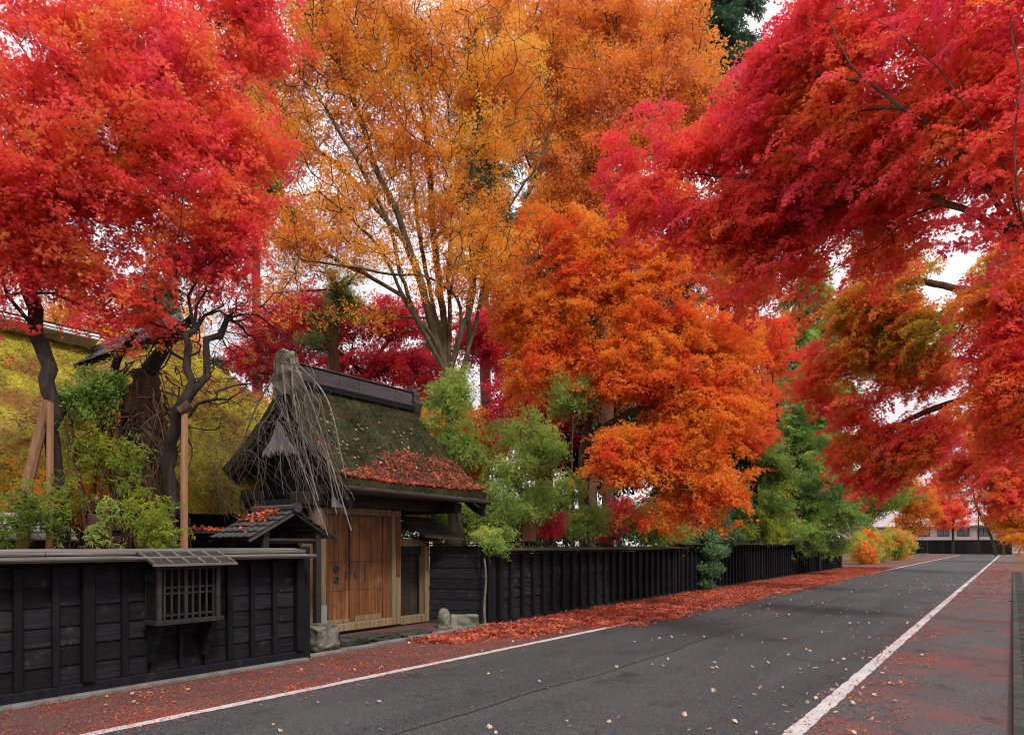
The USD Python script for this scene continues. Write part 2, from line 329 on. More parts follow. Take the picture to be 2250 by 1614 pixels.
M["green"] = leaf_mat("leaf_green", [(0.14, (0.15, 0.28, 0.05)), (0.4, (0.34, 0.48, 0.10)), (0.6, (0.52, 0.60, 0.14)), (0.82, (0.72, 0.46, 0.08))], ns=0.8)
M["dark_green"] = leaf_mat("leaf_dark_green", [(0.3, (0.025, 0.075, 0.03)), (0.52, (0.06, 0.15, 0.06)), (0.72, (0.13, 0.25, 0.09))], ns=0.7, trans=0.2)
M["conifer"] = leaf_mat("needle_green", [(0.3, (0.03, 0.09, 0.04)), (0.52, (0.06, 0.16, 0.07)), (0.72, (0.13, 0.25, 0.10))], ns=0.4, trans=0.15)
M["olive"] = leaf_mat("leaf_olive", [(0.28, (0.13, 0.22, 0.03)), (0.46, (0.30, 0.40, 0.05)), (0.6, (0.6, 0.44, 0.05)), (0.74, (0.74, 0.22, 0.03))], ns=0.7)
M["evergreen"] = leaf_mat("leaf_evergreen", [(0.14, (0.07, 0.16, 0.04)), (0.36, (0.22, 0.38, 0.08)), (0.55, (0.46, 0.58, 0.13)), (0.76, (0.72, 0.56, 0.10))], ns=0.35)
M["ivy"] = leaf_mat("leaf_ivy", [(0.26, (0.06, 0.15, 0.06)), (0.46, (0.14, 0.27, 0.11)), (0.64, (0.27, 0.40, 0.19))], ns=0.9, trans=0.25)
M["hedge"] = leaf_mat("leaf_hedge", [(0.22, (0.25, 0.40, 0.06)), (0.36, (0.66, 0.44, 0.06)), (0.48, (0.84, 0.34, 0.04)), (0.62, (0.84, 0.2, 0.03))], ns=0.35)
M["lime"] = leaf_mat("leaf_lime", [(0.28, (0.2, 0.3, 0.03)), (0.48, (0.45, 0.5, 0.05)), (0.64, (0.66, 0.52, 0.05)), (0.78, (0.74, 0.26, 0.03))], ns=0.9)
M["litter"] = leaf_mat("leaf_litter", [(0.16, (0.18, 0.04, 0.02)), (0.34, (0.44, 0.09, 0.03)), (0.5, (0.58, 0.17, 0.045)), (0.66, (0.62, 0.30, 0.13)), (0.84, (0.66, 0.5, 0.34))], ns=1.6, trans=0.1, lo=0.4, hi=1.4)
M["litter_pale"] = leaf_mat("leaf_litter_pale", [(0.2, (0.42, 0.24, 0.1)), (0.4, (0.66, 0.52, 0.36)), (0.58, (0.74, 0.66, 0.54)), (0.75, (0.5, 0.12, 0.05))], ns=8.0, trans=0.1, lo=0.3, hi=1.3)
M["moss_tuft"] = leaf_mat("moss_tuft", [(0.26, (0.26, 0.12, 0.04)), (0.38, (0.34, 0.29, 0.05)), (0.54, (0.50, 0.45, 0.09)), (0.68, (0.56, 0.20, 0.05))], ns=1.0, trans=0.2)

# ------------------------------------------------------------------ leaf sprays
def leaf_star(size, lobes=5, w=0.2):
    v, f = [np.zeros(3)], []
    for k in range(lobes):
        a = (k - (lobes - 1) / 2) * (2.2 / max(lobes - 1, 1))
        ln = size * (1.0 if k == lobes // 2 else 0.86 if abs(k - lobes // 2) == 1 else 0.6)
        d, s = np.array([math.cos(a), math.sin(a), 0]), np.array([-math.sin(a), math.cos(a), 0])
        n = len(v)
        v += [d * ln * 0.45 + s * size * w * 0.55 + [0, 0, 0.03 * size], d * ln + [0, 0, -0.12 * size], d * ln * 0.45 - s * size * w * 0.55 + [0, 0, 0.03 * size]]
        f += [[0, n + 1, n], [0, n + 2, n + 1]]
    return np.array(v), np.array(f)


def leaf_oval(size, w=0.42):
    return np.array([[0, 0, 0], [0.35, w / 2, 0.05], [0.75, w / 2.6, 0.03], [1, 0, -0.1], [0.75, -w / 2.6, 0.03], [0.35, -w / 2, 0.05]]) * size, np.array([[0, 2, 1], [0, 3, 2], [0, 4, 3], [0, 5, 4]])


def scatter_leaves(leaf, places, turns, sizes):
    v, f = leaf
    n = len(places)
    vv = np.einsum("nij,kj->nki", turns.as_matrix(), v) * sizes[:, None, None] + places[:, None]
    return vv.reshape(-1, 3), (f[None] + (np.arange(n) * len(v))[:, None, None]).reshape(-1, 3)


def pad(seed, r=0.5, n=230, size=0.046, rays=11, tilt=0.45, sag=0.3):
    """One flat bough end of a maple: twigs fan out from the middle, leaves lie along them and hang at the rim."""
    g = np.random.default_rng(seed)
    ang = np.sort(g.uniform(0, 2 * np.pi, rays)); ln = r * g.uniform(0.55, 1.15, rays)
    k = g.integers(0, rays, n)
    u = g.uniform(0.05, 1, n) ** 0.7
    q = ln[k] * u
    side = g.normal(0, 0.11, n) * r * (1.25 - 0.6 * u)
    p = np.stack([q * np.cos(ang[k]) - side * np.sin(ang[k]), q * np.sin(ang[k]) + side * np.cos(ang[k]), g.normal(0, 0.035, n) - sag * q**2 / r + g.normal(0, 0.05, rays)[k]], 1)
    t = Rot.from_euler("ZYX", np.stack([ang[k] + g.normal(0, 0.9, n), g.normal(0.4, tilt, n), g.normal(0, tilt, n)], 1))
    return scatter_leaves(leaf_star(size), p, t, g.uniform(0.65, 1.3, n))


def droop(seed, length=1.0, n=190, size=0.062):
    """A long hanging bough end: side twigs left and right of a rib that arches over and down, leaves pointing to its tip."""
    g = np.random.default_rng(seed)
    u = g.uniform(0, 1, n)
    w = 0.26 * length * np.sin(np.pi * np.clip(u * 0.86 + 0.1, 0, 1)) ** 0.8
    side = g.uniform(-1, 1, n)
    bend = g.normal(0, 0.15)
    p = np.stack([u * length - 0.35 * length - 0.1 * np.abs(side) * length, side * w + bend * u**2, 0.06 * length - 0.42 * length * u**2 - 0.12 * np.abs(side) * w / 0.26 + g.normal(0, 0.03, n)], 1)
    t = Rot.from_euler("ZYX", np.stack([side * 0.9 + g.normal(0, 0.5, n), 0.25 + 0.7 * u + g.normal(0, 0.4, n), g.normal(0, 0.6, n)], 1))
    return scatter_leaves(leaf_star(size), p, t, g.uniform(0.65, 1.3, n))


def puff(seed, r=0.32, n=130, size=0.052, flat=0.7, w=0.5):
    """Leaves in little bunches around several twig ends."""
    g = np.random.default_rng(seed)
    hubs = g.normal(0, 1, (9, 3)); hubs /= np.linalg.norm(hubs, axis=1, keepdims=True); hubs *= r * g.uniform(0.3, 1, (9, 1))
    p = hubs[g.integers(0, 9, n)] + g.normal(0, r * 0.2, (n, 3)); p[:, 2] *= flat
    return scatter_leaves(leaf_oval(size, w), p, Rot.random(n, random_state=seed), g.uniform(0.6, 1.3, n))


def spray_lance(seed, n=40, r=0.16, size=0.06):
    """Narrow leaves in tufts, tips hanging (nandina, bamboo grass)."""
    g = np.random.default_rng(seed)
    hubs = g.normal(0, r * 0.5, (6, 3)) * [1, 1, 0.8]
    p = hubs[g.integers(0, 6, n)] + g.normal(0, 0.012, (n, 3))
    t = Rot.from_euler("ZYX", np.stack([g.uniform(0, 6.28, n), g.uniform(-0.5, 0.9, n), g.normal(0, 0.5, n)], 1))
    return scatter_leaves(leaf_oval(size, 0.24), p, t, g.uniform(0.6, 1.3, n))


def spray_needle(seed, n=90, r=0.55, size=0.17):
    """A drooping conifer frond along +x with short needles both sides."""
    g = np.random.default_rng(seed)
    u = g.uniform(0, 1, n)
    side = g.choice([-1, 1], n)
    p = np.stack([u * r * 1.4, side * g.uniform(0, 0.25, n) * (1 - u * 0.7) * r * 1.6, -0.25 * u**2 * r + g.normal(0, 0.04, n)], 1)
    t = Rot.from_euler("ZYX", np.stack([side * g.uniform(0.2, 1.1, n), g.normal(0.3, 0.45, n), g.normal(0, 0.6, n)], 1))
    return scatter_leaves(leaf_oval(size, 0.2), p, t, g.uniform(0.6, 1.2, n))


def spray_pine(seed, n=120, r=0.34, size=0.15):
    g = np.random.default_rng(seed)
    p = g.normal(0, 1, (n, 3)) * [r * 0.55, r * 0.55, r * 0.2]
    t = Rot.from_euler("ZYX", np.stack([g.uniform(0, 6.28, n), g.uniform(-1.3, 0.1, n), g.normal(0, 0.5, n)], 1))
    return scatter_leaves(leaf_oval(size, 0.1), p, t, g.uniform(0.7, 1.2, n))


SPRAYS = {
    "maple": [pad(k, n=190, size=0.055, tilt=0.6) for k in range(6)], "maple_big": [pad(10 + k, r=0.5, n=200, size=0.058, sag=0.4, tilt=0.6) for k in range(6)],
    "droop": [droop(110 + k) for k in range(6)], "airy": [pad(120 + k, r=0.34, n=90, size=0.05, sag=0.35, tilt=0.6) for k in range(5)],
    "puff": [puff(20 + k) for k in range(5)], "puff_sparse": [puff(30 + k, n=80) for k in range(5)],
    "lance": [spray_lance(40 + k) for k in range(4)], "needle": [spray_needle(50 + k) for k in range(4)], "pine": [spray_pine(60 + k) for k in range(3)],
    "round": [puff(70 + k, r=0.17, n=75, size=0.045, w=0.7) for k in range(4)],
    "far": [puff(90 + k, n=90, r=0.6, size=0.15, w=0.6) for k in range(4)],
}


def instancer(name, parent, sprays, material, pos, rot, scale, kind="stuff", label=None):
    up_ = str(parent.GetPath()) if parent else "/World"
    path = numbered(up_, name)
    pi = UsdGeom.PointInstancer.Define(stage, path)
    o = origin(path) if parent else np.zeros(3)
    rel = pi.CreatePrototypesRel()
    for k, s in enumerate(sprays):
        sub = f"{path}/leaf_spray" + (f"_{k:03d}" if k else "")
        usdkit.mesh(stage, sub, s, material)
        rel.AddTarget(sub)
    n = len(pos)
    pi.CreateProtoIndicesAttr(Vt.IntArray.FromNumpy((np.arange(n) * 7919 % len(sprays)).astype(np.int32)))
    pi.CreatePositionsAttr(Vt.Vec3fArray.FromNumpy((pos - o).astype(np.float32)))
    q = rot.as_quat()
    pi.CreateOrientationsAttr(Vt.QuathArray([Gf.Quath(float(w), float(x), float(y), float(z)) for x, y, z, w in q]))
    pi.CreateScalesAttr(Vt.Vec3fArray.FromNumpy(np.repeat(np.asarray(scale, np.float32)[:, None], 3, 1)))
    p = pi.GetPrim()
    if kind:
        p.SetCustomDataByKey("kind", kind)
    if label:
        p.SetCustomDataByKey("label", label)
    return p


# ------------------------------------------------------------------ trees
def grow(limbs, tips, g, path_cost=0.22, wob=0.03, crook=0.02):
    """Skeleton limbs first, then every tip is joined to the node that reaches it at least cost. Returns node arrays."""
    pos, par, plen, tipflag = [], [], [], []

    def add(p, parent, is_tip=False):
        pos.append(p); par.append(parent); tipflag.append(is_tip)
        plen.append(0.0 if parent < 0 else plen[parent] + np.linalg.norm(p - pos[parent]))
        return len(pos) - 1

    for i, limb in enumerate(limbs):
        c = spline(limb, 0.3)
        c[1:-1] += g.normal(0, crook, c[1:-1].shape)
        if i == 0:
            last = add(c[0], -1); c = c[1:]
        else:
            last = int(np.argmin(np.linalg.norm(np.array(pos) - c[0], axis=1))); c = c[1:]
        for p in c:
            last = add(p, last)
        tipflag[last] = True
    P = np.zeros((len(pos) + len(tips) * 8, 3)); P[: len(pos)] = pos
    PL = np.zeros(len(P)); PL[: len(plen)] = plen
    first = np.linalg.norm(tips[:, None] - P[None, : len(pos)], axis=2).min(1) if len(tips) else np.zeros(0)
    for k in np.argsort(first):
        p = tips[k]
        n = len(pos)
        d = P[:n] - p
        cost = np.sqrt((d * d).sum(1)) * (1 + 0.35 * (d[:, 2] > 0.3)) + path_cost * PL[:n]
        q = int(np.argmin(cost))
        a = P[q]; L = np.linalg.norm(p - a)
        dirq = a - P[par[q]] if par[q] >= 0 else UPV
        dirq = dirq / (np.linalg.norm(dirq) + 1e-9)
        m = int(np.clip(np.ceil(L / 0.4), 1, 6))
        ctrl = a + dirq * L * 0.3 + (p - a) * 0.25 + [0, 0, 0.08 * L]
        last = q
        for j in range(1, m + 1):
            t = j / m
            x = (1 - t) ** 2 * a + 2 * t * (1 - t) * ctrl + t * t * p
            if j < m:
                x = x + g.normal(0, wob * min(L, 1) * 0.7, 3)
            last = add(x, last, j == m)
            P[last], PL[last] = x, plen[last]
    return np.array(pos), np.array(par), np.array(tipflag)


def bark(pos, par, r0, tip_r=0.0035):
    """Radii by the pipe rule and the edges as tapering tubes, thick ones (trunk) and thin ones (branches) apart."""
    n = len(pos)
    load = np.zeros(n)
    kids = np.bincount(par[par >= 0], minlength=n)
    load[kids == 0] = 1
    main = np.full(n, -1)
    best = np.zeros(n)
    for i in range(n - 1, 0, -1):
        load[par[i]] += load[i]
        if load[i] >= best[par[i]]:
            best[par[i]], main[par[i]] = load[i], i
    e = math.log(r0 / tip_r) / math.log(max(load[0], 2))
    r = tip_r * np.maximum(load, 1) ** e
    # taper along unbranched limbs
    inn = np.zeros_like(pos); inn[1:] = pos[1:] - pos[par[1:]]
    inn /= np.linalg.norm(inn, axis=1, keepdims=True) + 1e-9
    inn[0] = [0, 0, 1]
    node = inn.copy()
    has = main >= 0
    node[has] += inn[main[has]]
    node /= np.linalg.norm(node, axis=1, keepdims=True) + 1e-9
    r[0] *= 1.25
    c = np.arange(1, n); p = par[1:]
    ismain = main[p] == c
    d0 = np.where(ismain[:, None], node[p], inn[c]); d1 = node[c]
    ra = np.where(ismain, r[p], np.minimum(r[c] * 1.25, r[p])); rb = r[c]
    out = {"trunk": [], "branches": []}
    for sides, lo, hi, part in ((10, 0.1, 9, "trunk"), (7, 0.035, 0.1, "trunk"), (5, 0.014, 0.035, "branches"), (3, 0, 0.014, "branches")):
        s = (rb >= lo) & (rb < hi)
        if not s.any():
            continue
        ang = np.arange(sides) * 2 * np.pi / sides
        rings = []
        for q, dd, rr in ((pos[p[s]], d0[s], ra[s]), (pos[c[s]], d1[s], rb[s])):
            a, b = ring_frames(dd)
            rings.append(q[:, None] + rr[:, None, None] * (np.cos(ang)[None, :, None] * a[:, None] + np.sin(ang)[None, :, None] * b[:, None]))
        v = np.stack(rings, 1).reshape(-1, 3)
        k = np.arange(s.sum())[:, None] * 2 * sides; j = np.arange(sides)[None]; j2 = (j + 1) % sides
        f = np.stack([k + j, k + j2, k + sides + j2, k + j, k + sides + j2, k + sides + j], -1).reshape(-1, 3)
        out[part].append((v, f))
    res = {k: join(v) for k, v in out.items() if v}
    if "trunk" in res:  # shared rings, so that the bark shades as one surface
        v, f = res["trunk"]
        _, first, inv = np.unique(np.round(v, 4), axis=0, return_index=True, return_inverse=True)
        res["trunk"] = v[first], inv.ravel()[f]
    return res, r


def clump_points(clumps, n, g, layer=0.0, shell=0.45, gaps=0.42, freq=0.8):
    """n points spread over ellipsoids (px, py, d, half width px, half height px, half depth m), by volume, with gaps where a noise is low."""
    c = np.array([S(a, b, d) for a, b, d, *_ in clumps])
    rad = np.array([[rx * d / 1500, ry * d / 1500, rd] for _, _, d, rx, ry, rd, *_ in clumps])
    w = np.prod(rad, axis=1) ** 0.75 * np.array([x[6] if len(x) > 6 else 1.0 for x in clumps])
    m = n * 5
    pick = g.choice(len(clumps), m, p=w / w.sum())
    u = g.normal(0, 1, (m, 3)); u /= np.linalg.norm(u, axis=1, keepdims=True)
    u *= g.uniform(0, 1, (m, 1)) ** shell
    q = u * rad[pick]
    if layer:
        zq = np.round((q[:, 2] + c[pick, 2]) / layer) * layer - c[pick, 2]
        q[:, 2] = zq + g.normal(0, layer * 0.12, m) - 0.10 * (u[:, 0] ** 2) * rad[pick, 0]
    p = c[pick] + q[:, :1] * RGT + q[:, 1:2] * FWD + q[:, 2:] * UPV
    size = float(np.median(rad[:, 0]))
    keep = noise(p * freq / max(0.35, min(size, 1.6)) * [1, 1, 1.5] + g.uniform(0, 50, 3), 11) > gaps
    return p[keep][:n] if keep.sum() > n * 0.3 else p[:n]


def tree(name, label, cat, limbs, clumps, ntips, r0, barkm, leafm, spray="maple", per_tip=1, spread=0.1, scale=(0.7, 1.2), tilt=0.3, layer=0.0, seed=1, group=None,
         tip_r=0.0035, path_cost=0.22, bare=0.0, hang=0.0, crook=0.01, leaf_name="crown", shell=0.5, gaps=0.42, twigs=1, twig_reach=0.35, freq=0.8, far=1.0):
    """limbs: the skeleton, the first starts at the foot; clumps: where the crown is. Each bough end carries a spray and a few bare twigs."""
    g = np.random.default_rng(seed)
    limbs = [np.array([G(p[0], p[2] * far) if p[1] is None else S(p[0], p[1], p[2] * far) for p in l]) if isinstance(l[0], tuple) else l for l in limbs]
    clumps = [(c[0], c[1], c[2] * far, c[3], c[4], c[5] * far, *c[6:]) for c in clumps]
    base = np.array(limbs[0][0], float)
    t = thing(name, label, cat, (base[0], base[1], 0), group)
    tips = clump_points(clumps, ntips, g, layer, shell, gaps, freq)
    extra = np.repeat(tips, twigs, 0); extra = extra + g.normal(0, twig_reach, extra.shape) * [1, 1, 0.5]
    pos, par, flag = grow(limbs, np.vstack([tips, extra]), g, path_cost, crook=crook)
    parts, r = bark(pos, par, r0, tip_r)
    for k in ("trunk", "branches"):
        if k in parts:
            obj(k, parts[k], M[barkm], t, smooth=True, kind="stuff" if k == "branches" else None)
    n = len(tips)
    at = np.repeat(tips[g.uniform(0, 1, n) >= bare], per_tip, 0)
    at = at + g.normal(0, spread, at.shape) * [1, 1, 0.6]
    away = at - base; yaw = np.arctan2(away[:, 1], away[:, 0]) + g.normal(0, 0.9, len(at))
    rot = Rot.from_euler("ZYX", np.stack([yaw, g.normal(hang, tilt, len(at)), g.normal(0, tilt, len(at))], 1))
    instancer(leaf_name, t, SPRAYS[spray], M[leafm], at, rot, g.uniform(*scale, len(at)))
    return t


def conifer(label, px, d, top_y, low_y, rad, seed, leafm="conifer", r0=0.28, n=60, name="cedar_tree", group="tall cedars standing behind the other trees", scale=(1.0, 1.7)):
    g = np.random.default_rng(seed)
    b = G(px, d); top = S(px, top_y, d)[2]; low = S(px, low_y, d)[2]
    t = thing(name, label, "tree", b, group)
    zz = np.linspace(0, top, 14)
    tr = np.stack([b[0] + 0.06 * np.sin(zz * 0.7 + seed), b[1] + 0.06 * np.cos(zz * 0.6), zz], 1)
    obj("trunk", tube(tr, [r0 * 1.2, r0, r0 * 0.6, 0.03], 9), M["bark_cedar"], t, smooth=True)
    tubes, at, yaw, pitch = [], [], [], []
    for k in range(n):
        h = low + (top - low) * (k + g.uniform(0, 1)) / n
        fr = (h - low) / (top - low)
        L = rad * (1 - fr) ** 0.75 * g.uniform(0.6, 1.15) + 0.25
        a = g.uniform(0, 2 * np.pi)
        s = np.linspace(0, 1, 6)[:, None]
        dirv = np.array([math.cos(a), math.sin(a), 0])
        line = np.array([b[0], b[1], h]) + dirv * L * s + UPV * (0.12 * L * s - 0.42 * L * s**2)
        tubes.append(tube(line, [0.03, 0.008], 4, cap=False))
        for q in range(max(3, int(L / 0.22))):
            w = (q + g.uniform(0.3, 1)) / max(3, int(L / 0.22))
            p = line[0] + dirv * L * w + UPV * (0.12 * L * w - 0.42 * L * w * w)
            for _ in range(2):
                at.append(p + g.normal(0, 0.12, 3)); yaw.append(a + g.normal(0, 0.8)); pitch.append(0.25 + 0.4 * w + g.normal(0, 0.25))
    obj("branches", join(tubes), M["bark_cedar"], t, smooth=True)
    rot = Rot.from_euler("ZYX", np.stack([yaw, pitch, g.normal(0, 0.4, len(at))], 1))
    instancer("crown", t, SPRAYS["needle"], M[leafm], np.array(at), rot, g.uniform(*scale, len(at)))
    return t


def shrub(name, label, clumps, ntips, leafm, spray, seed, stems=4, base=None, per_tip=1, spread=0.05, scale=(0.7, 1.1), r0=0.03, barkm="bark_brown", cat="shrub", group="garden shrubs behind the fences", tilt=0.6, hang=0.15, gaps=0.3):
    """Several thin stems from one root and leaf tufts on them."""
    g = np.random.default_rng(seed)
    c0 = np.array([S(a, b, d) for a, b, d, *_ in clumps])
    root = np.array(base if base is not None else [c0[:, 0].mean(), c0[:, 1].mean(), 0.0], float)
    limbs = []
    order = g.permutation(len(clumps))
    for k in range(stems):
        c = c0[order[k % len(clumps)]] + g.normal(0, 0.15, 3)
        mid = root * 0.5 + c * 0.5 + g.normal(0, 0.12, 3)
        mid[2] = max(mid[2], 0.1)
        limbs.append([root, mid, c] if k == 0 else [root + UPV * 0.01, mid, c])
    return tree(name, label, cat, limbs, clumps, ntips, r0, barkm, leafm, spray, per_tip, spread, scale, tilt, 0.0, seed, group if cat == "shrub" else None, tip_r=0.003, path_cost=0.15, hang=hang, leaf_name="foliage", gaps=gaps, twigs=0, freq=1.6)

# ------------------------------------------------------------------ ground, road, markings
def sheet(xs0, xs1, ys, z, wob=0.0, seed=0):
    """A strip along the road between the edge curves xs0(y) and xs1(y)."""
    a = np.array([[xs0(y), y] for y in ys]); b = np.array([[xs1(y), y] for y in ys])
    if wob:
        g = np.random.default_rng(seed)
        a[:, 0] += g.normal(0, wob, len(ys)); b[:, 0] += g.normal(0, wob, len(ys))
    v = np.concatenate([np.c_[a, np.full(len(ys), z)], np.c_[b, np.full(len(ys), z)]])
    n = len(ys); i = np.arange(n - 1)
    return v, np.vstack([np.stack([i, n + i, n + i + 1], 1), np.stack([i, n + i + 1, i + 1], 1)])


def structure(name, mesh, m, smooth=False):
    p = obj(name, mesh, m, smooth=smooth)
    p.SetCustomDataByKey("kind", "structure")
    return p


WALL = [(-30, 8.2), (6.2, 8.2), (10.95, 8.65), (24, 8.95), (52.5, 9.6), (130, 10.4)]
wall_x = lambda y: -float(np.interp(y, [p[0] for p in WALL], [p[1] for p in WALL]))
XL, XR, YEND = -6.43, -1.535, 127.0
ys = np.r_[np.arange(-12, 60, 1.0), np.arange(60, YEND + 0.1, 3.0)]
structure("ground", (np.array([[-600, -600, 0], [600, -600, 0], [600, 600, 0], [-600, 600, 0]], float), np.array([[0, 1, 2], [0, 2, 3]])), M["earth"])
structure("road", sheet(lambda y: XL, lambda y: XR, ys, 0.006), M["asphalt"])
structure("left_shoulder", sheet(lambda y: wall_x(y) - (2.4 if 6.2 < y < 11 else 0.0), lambda y: XL, ys, 0.006), M["red_shoulder"])
structure("right_shoulder", sheet(lambda y: XR, lambda y: 0.0, ys, 0.006), M["shoulder"])
structure("cross_road", (np.array([[-60, YEND, .006], [60, YEND, .006], [60, 134, .006], [-60, 134, .006]], float), np.array([[0, 1, 2], [0, 2, 3]])), M["concrete"])
yl = np.r_[np.arange(-8, 40, 0.12), np.arange(40, 124, 1.0)]
for nm, x, lab, w in (("left_line", XL, "", 0.13), ("right_line", XR, "", 0.15)):
    structure("road_marking", sheet(lambda y: x - w / 2, lambda y: x + w / 2, yl, 0.0105, 0.006, 3), M["line_paint"])
ysm = np.arange(-6, 34, 0.35)
wav = lambda y: 0.05 * math.sin(y * 0.9) + 0.03 * math.sin(y * 2.7)
structure("road_seam", sheet(lambda y: -4.27 + wav(y), lambda y: -4.245 + wav(y), ysm, 0.0095), M["bark_dark"])

# ------------------------------------------------------------------ near fence
def plank(fr, u0, u1, v0, v1, z0, z1, bev=0.006, lean=0.0):
    m = box(u0, u1, v0, v1, z0, z1, bev)
    if lean:
        m[0][:, 1] += lean * (z1 - m[0][:, 2]) / (z1 - z0)
    return fr(m)


def board_fence(fr, label, battens, posts, z0, z1, row, span, rows_dir=0.02, cap="boards", batten=(0.07, 0.055), seed=1, name="board_fence"):
    g = np.random.default_rng(seed)
    t = thing(name, label, "fence", (*fr.a[:2], 0))
    L = fr.len
    obj("sill", plank(fr, 0, L, -0.06, 0.09, 0.0, z0 - 0.004, 0.012), M["black_post"], t)
    n = int(math.ceil((z1 - z0) / row))
    edges = np.r_[np.arange(0, L - span * 0.4, span), L]
    for k in range(n):
        a, b = z0 + k * row, min(z0 + (k + 1) * row + 0.02, z1)
        for i in range(len(edges) - 1):
            dz = g.normal(0, 0.003)
            obj("board", plank(fr, edges[i] + 0.002, edges[i + 1] - 0.002, -0.012, 0.008, a + dz, b + dz, 0.003, 0.022), M["black_wood"], t)
    for u in battens:
        w, dp = batten
        m = box(u - w / 2 + g.normal(0, 0.006), u + w / 2 + g.normal(0, 0.004), 0.032, 0.032 + dp + g.normal(0, 0.004), z0, z1 - 0.02 + g.normal(0, 0.008), 0.005)
        m[0][:, 0] += g.normal(0, 0.007) * (m[0][:, 2] - z0)
        obj("batten", fr(m), M["black_post"], t)
    for u in posts:
        obj("post", plank(fr, u - 0.06, u + 0.06, 0.031, 0.135, z0, z1 + 0.01, 0.008), M["black_post"], t)
    return t


A = Frame((-8.2, -2.0), (-8.2, 6.08))
ua = lambda y: y + 2.0
fA = board_fence(A, "low black board fence in the left foreground under a grey double board cap", [ua(y) for y in np.r_[-1.66:2.0:0.335, 2.29, 2.62, 2.96, 3.66, 3.97, 4.3, 4.63, 4.95, 5.27, 5.61]],
                 [ua(-0.2), ua(1.62), ua(3.26), ua(5.99)], 0.15, 1.43, 0.21, 1.0, seed=2)
obj("top_beam", plank(A, 0, A.len, -0.05, 0.1, 1.432, 1.5, 0.008), M["black_post"], fA)
# the cap: two overlapping weathered boards pitched towards the road, battened by a ridge strip
for k in range(5):
    u0, u1 = k * A.len / 5, (k + 1) * A.len / 5
    m = box(u0 + 0.003, u1 - 0.003, -0.16, 0.12, 1.535, 1.562, 0.004); m[0][:, 2] -= 0.13 * (m[0][:, 1] - 0.12)
    obj("cap_board", A(m), M["grey_wood"], fA)
    m = box(u0 + 0.003, u1 - 0.003, 0.06, 0.33, 1.502, 1.527, 0.004); m[0][:, 2] -= 0.16 * (m[0][:, 1] - 0.06)
    obj("cap_board", A(m), M["grey_wood"], fA)
    obj("cap_fascia", plank(A, u0 + 0.003, u1 - 0.003, 0.1, 0.118, 1.528, 1.575, 0.003), M["grey_wood"], fA)
    obj("gutter_rail", A(tube(np.array([[u, 0.345, 1.492] for u in np.linspace(u0 + .003, u1 - .003, 6)]), 0.018, 8)), M["grey_wood"], fA)
obj("kerb", plank(A, 0, A.len, 0.093, 0.2, 0.0, 0.05, 0.01), M["concrete"], fA)

# lattice window box hung on the near fence
wb = thing("lattice_window_box", "dark wooden lattice window box with little pitched roof projecting from the near black fence", "window box", (-7.8, 4.3, 0))
u0, u1, vf = ua(3.86), ua(4.62), 0.40
for u in (u0, u1 - 0.05):
    obj("corner_post", plank(A, u, u + 0.05, vf - 0.05, vf, 0.78, 1.36, 0.005), M["dark_wood"], wb)
obj("back_board", plank(A, u0, u1, 0.095, 0.11, 0.78, 1.36), M["black_wood"], wb)
for u in (u0 + 0.005, u1 - 0.02):
    obj("side_panel", plank(A, u, u + 0.015, 0.112, vf - 0.052, 0.78, 1.36, 0.002), M["black_wood"], wb)
obj("sill_board", plank(A, u0 - 0.03, u1 + 0.03, 0.112, vf + 0.03, 0.725, 0.778, 0.006), M["lattice_wood"], wb)
obj("head_rail", plank(A, u0 - 0.01, u1 + 0.01, vf - 0.05, vf + 0.004, 1.362, 1.40, 0.004), M["dark_wood"], wb)
for k, u in enumerate(np.linspace(u0 + 0.085, u1 - 0.085, 8)):
    w = 0.022 if k != 3 else 0.042
    obj("lattice_bar", plank(A, u - w / 2, u + w / 2, vf - 0.036, vf - 0.012, 0.78, 1.36, 0.003), M["lattice_wood"], wb)
for z in (0.83, 1.08, 1.15):
    obj("cross_rail", plank(A, u0 + 0.052, u1 - 0.052, vf - 0.06, vf - 0.038, z - 0.012, z + 0.012, 0.003), M["lattice_wood"], wb)
obj("inner_shelf", plank(A, u0 + 0.03, u1 - 0.03, 0.14, vf - 0.07, 0.8, 0.815), M["lattice_wood"], wb)
m = box(u0 - 0.12, u1 + 0.12, 0.14, vf + 0.14, 1.42, 1.438, 0.003); m[0][:, 2] += 0.32 * (vf + 0.14 - m[0][:, 1]) - 0.01
obj("roof_board", A(m), M["lattice_wood"], wb)
for u in np.linspace(u0 - 0.1, u1 + 0.1, 6):
    m = box(u - 0.014, u + 0.014, 0.14, vf + 0.15, 1.4395, 1.458, 0.003); m[0][:, 2] += 0.32 * (vf + 0.14 - m[0][:, 1]) - 0.01
    obj("roof_batten", A(m), M["grey_wood"], wb)
obj("eave_rail", plank(A, u0 - 0.13, u1 + 0.13, vf + 0.141, vf + 0.162, 1.40, 1.43, 0.003), M["grey_wood"], wb)
for u in (u0 + 0.02, u1 - 0.09):
    prof = np.array([(0.1, 0.30), (0.16, 0.29), (0.2, 0.42), (0.27, 0.5), (0.29, 0.6), (0.36, 0.66), (0.36, 0.722), (0.1, 0.722)])
    from shapely.geometry import Polygon
    ex = trimesh.creation.extrude_polygon(Polygon(prof), 0.07, engine="earcut")
    v = np.array(ex.vertices)[:, [2, 0, 1]] + [u, 0, 0]
    obj("bracket", A((v, np.array(ex.faces)[:, ::-1])), M["black_post"], wb)

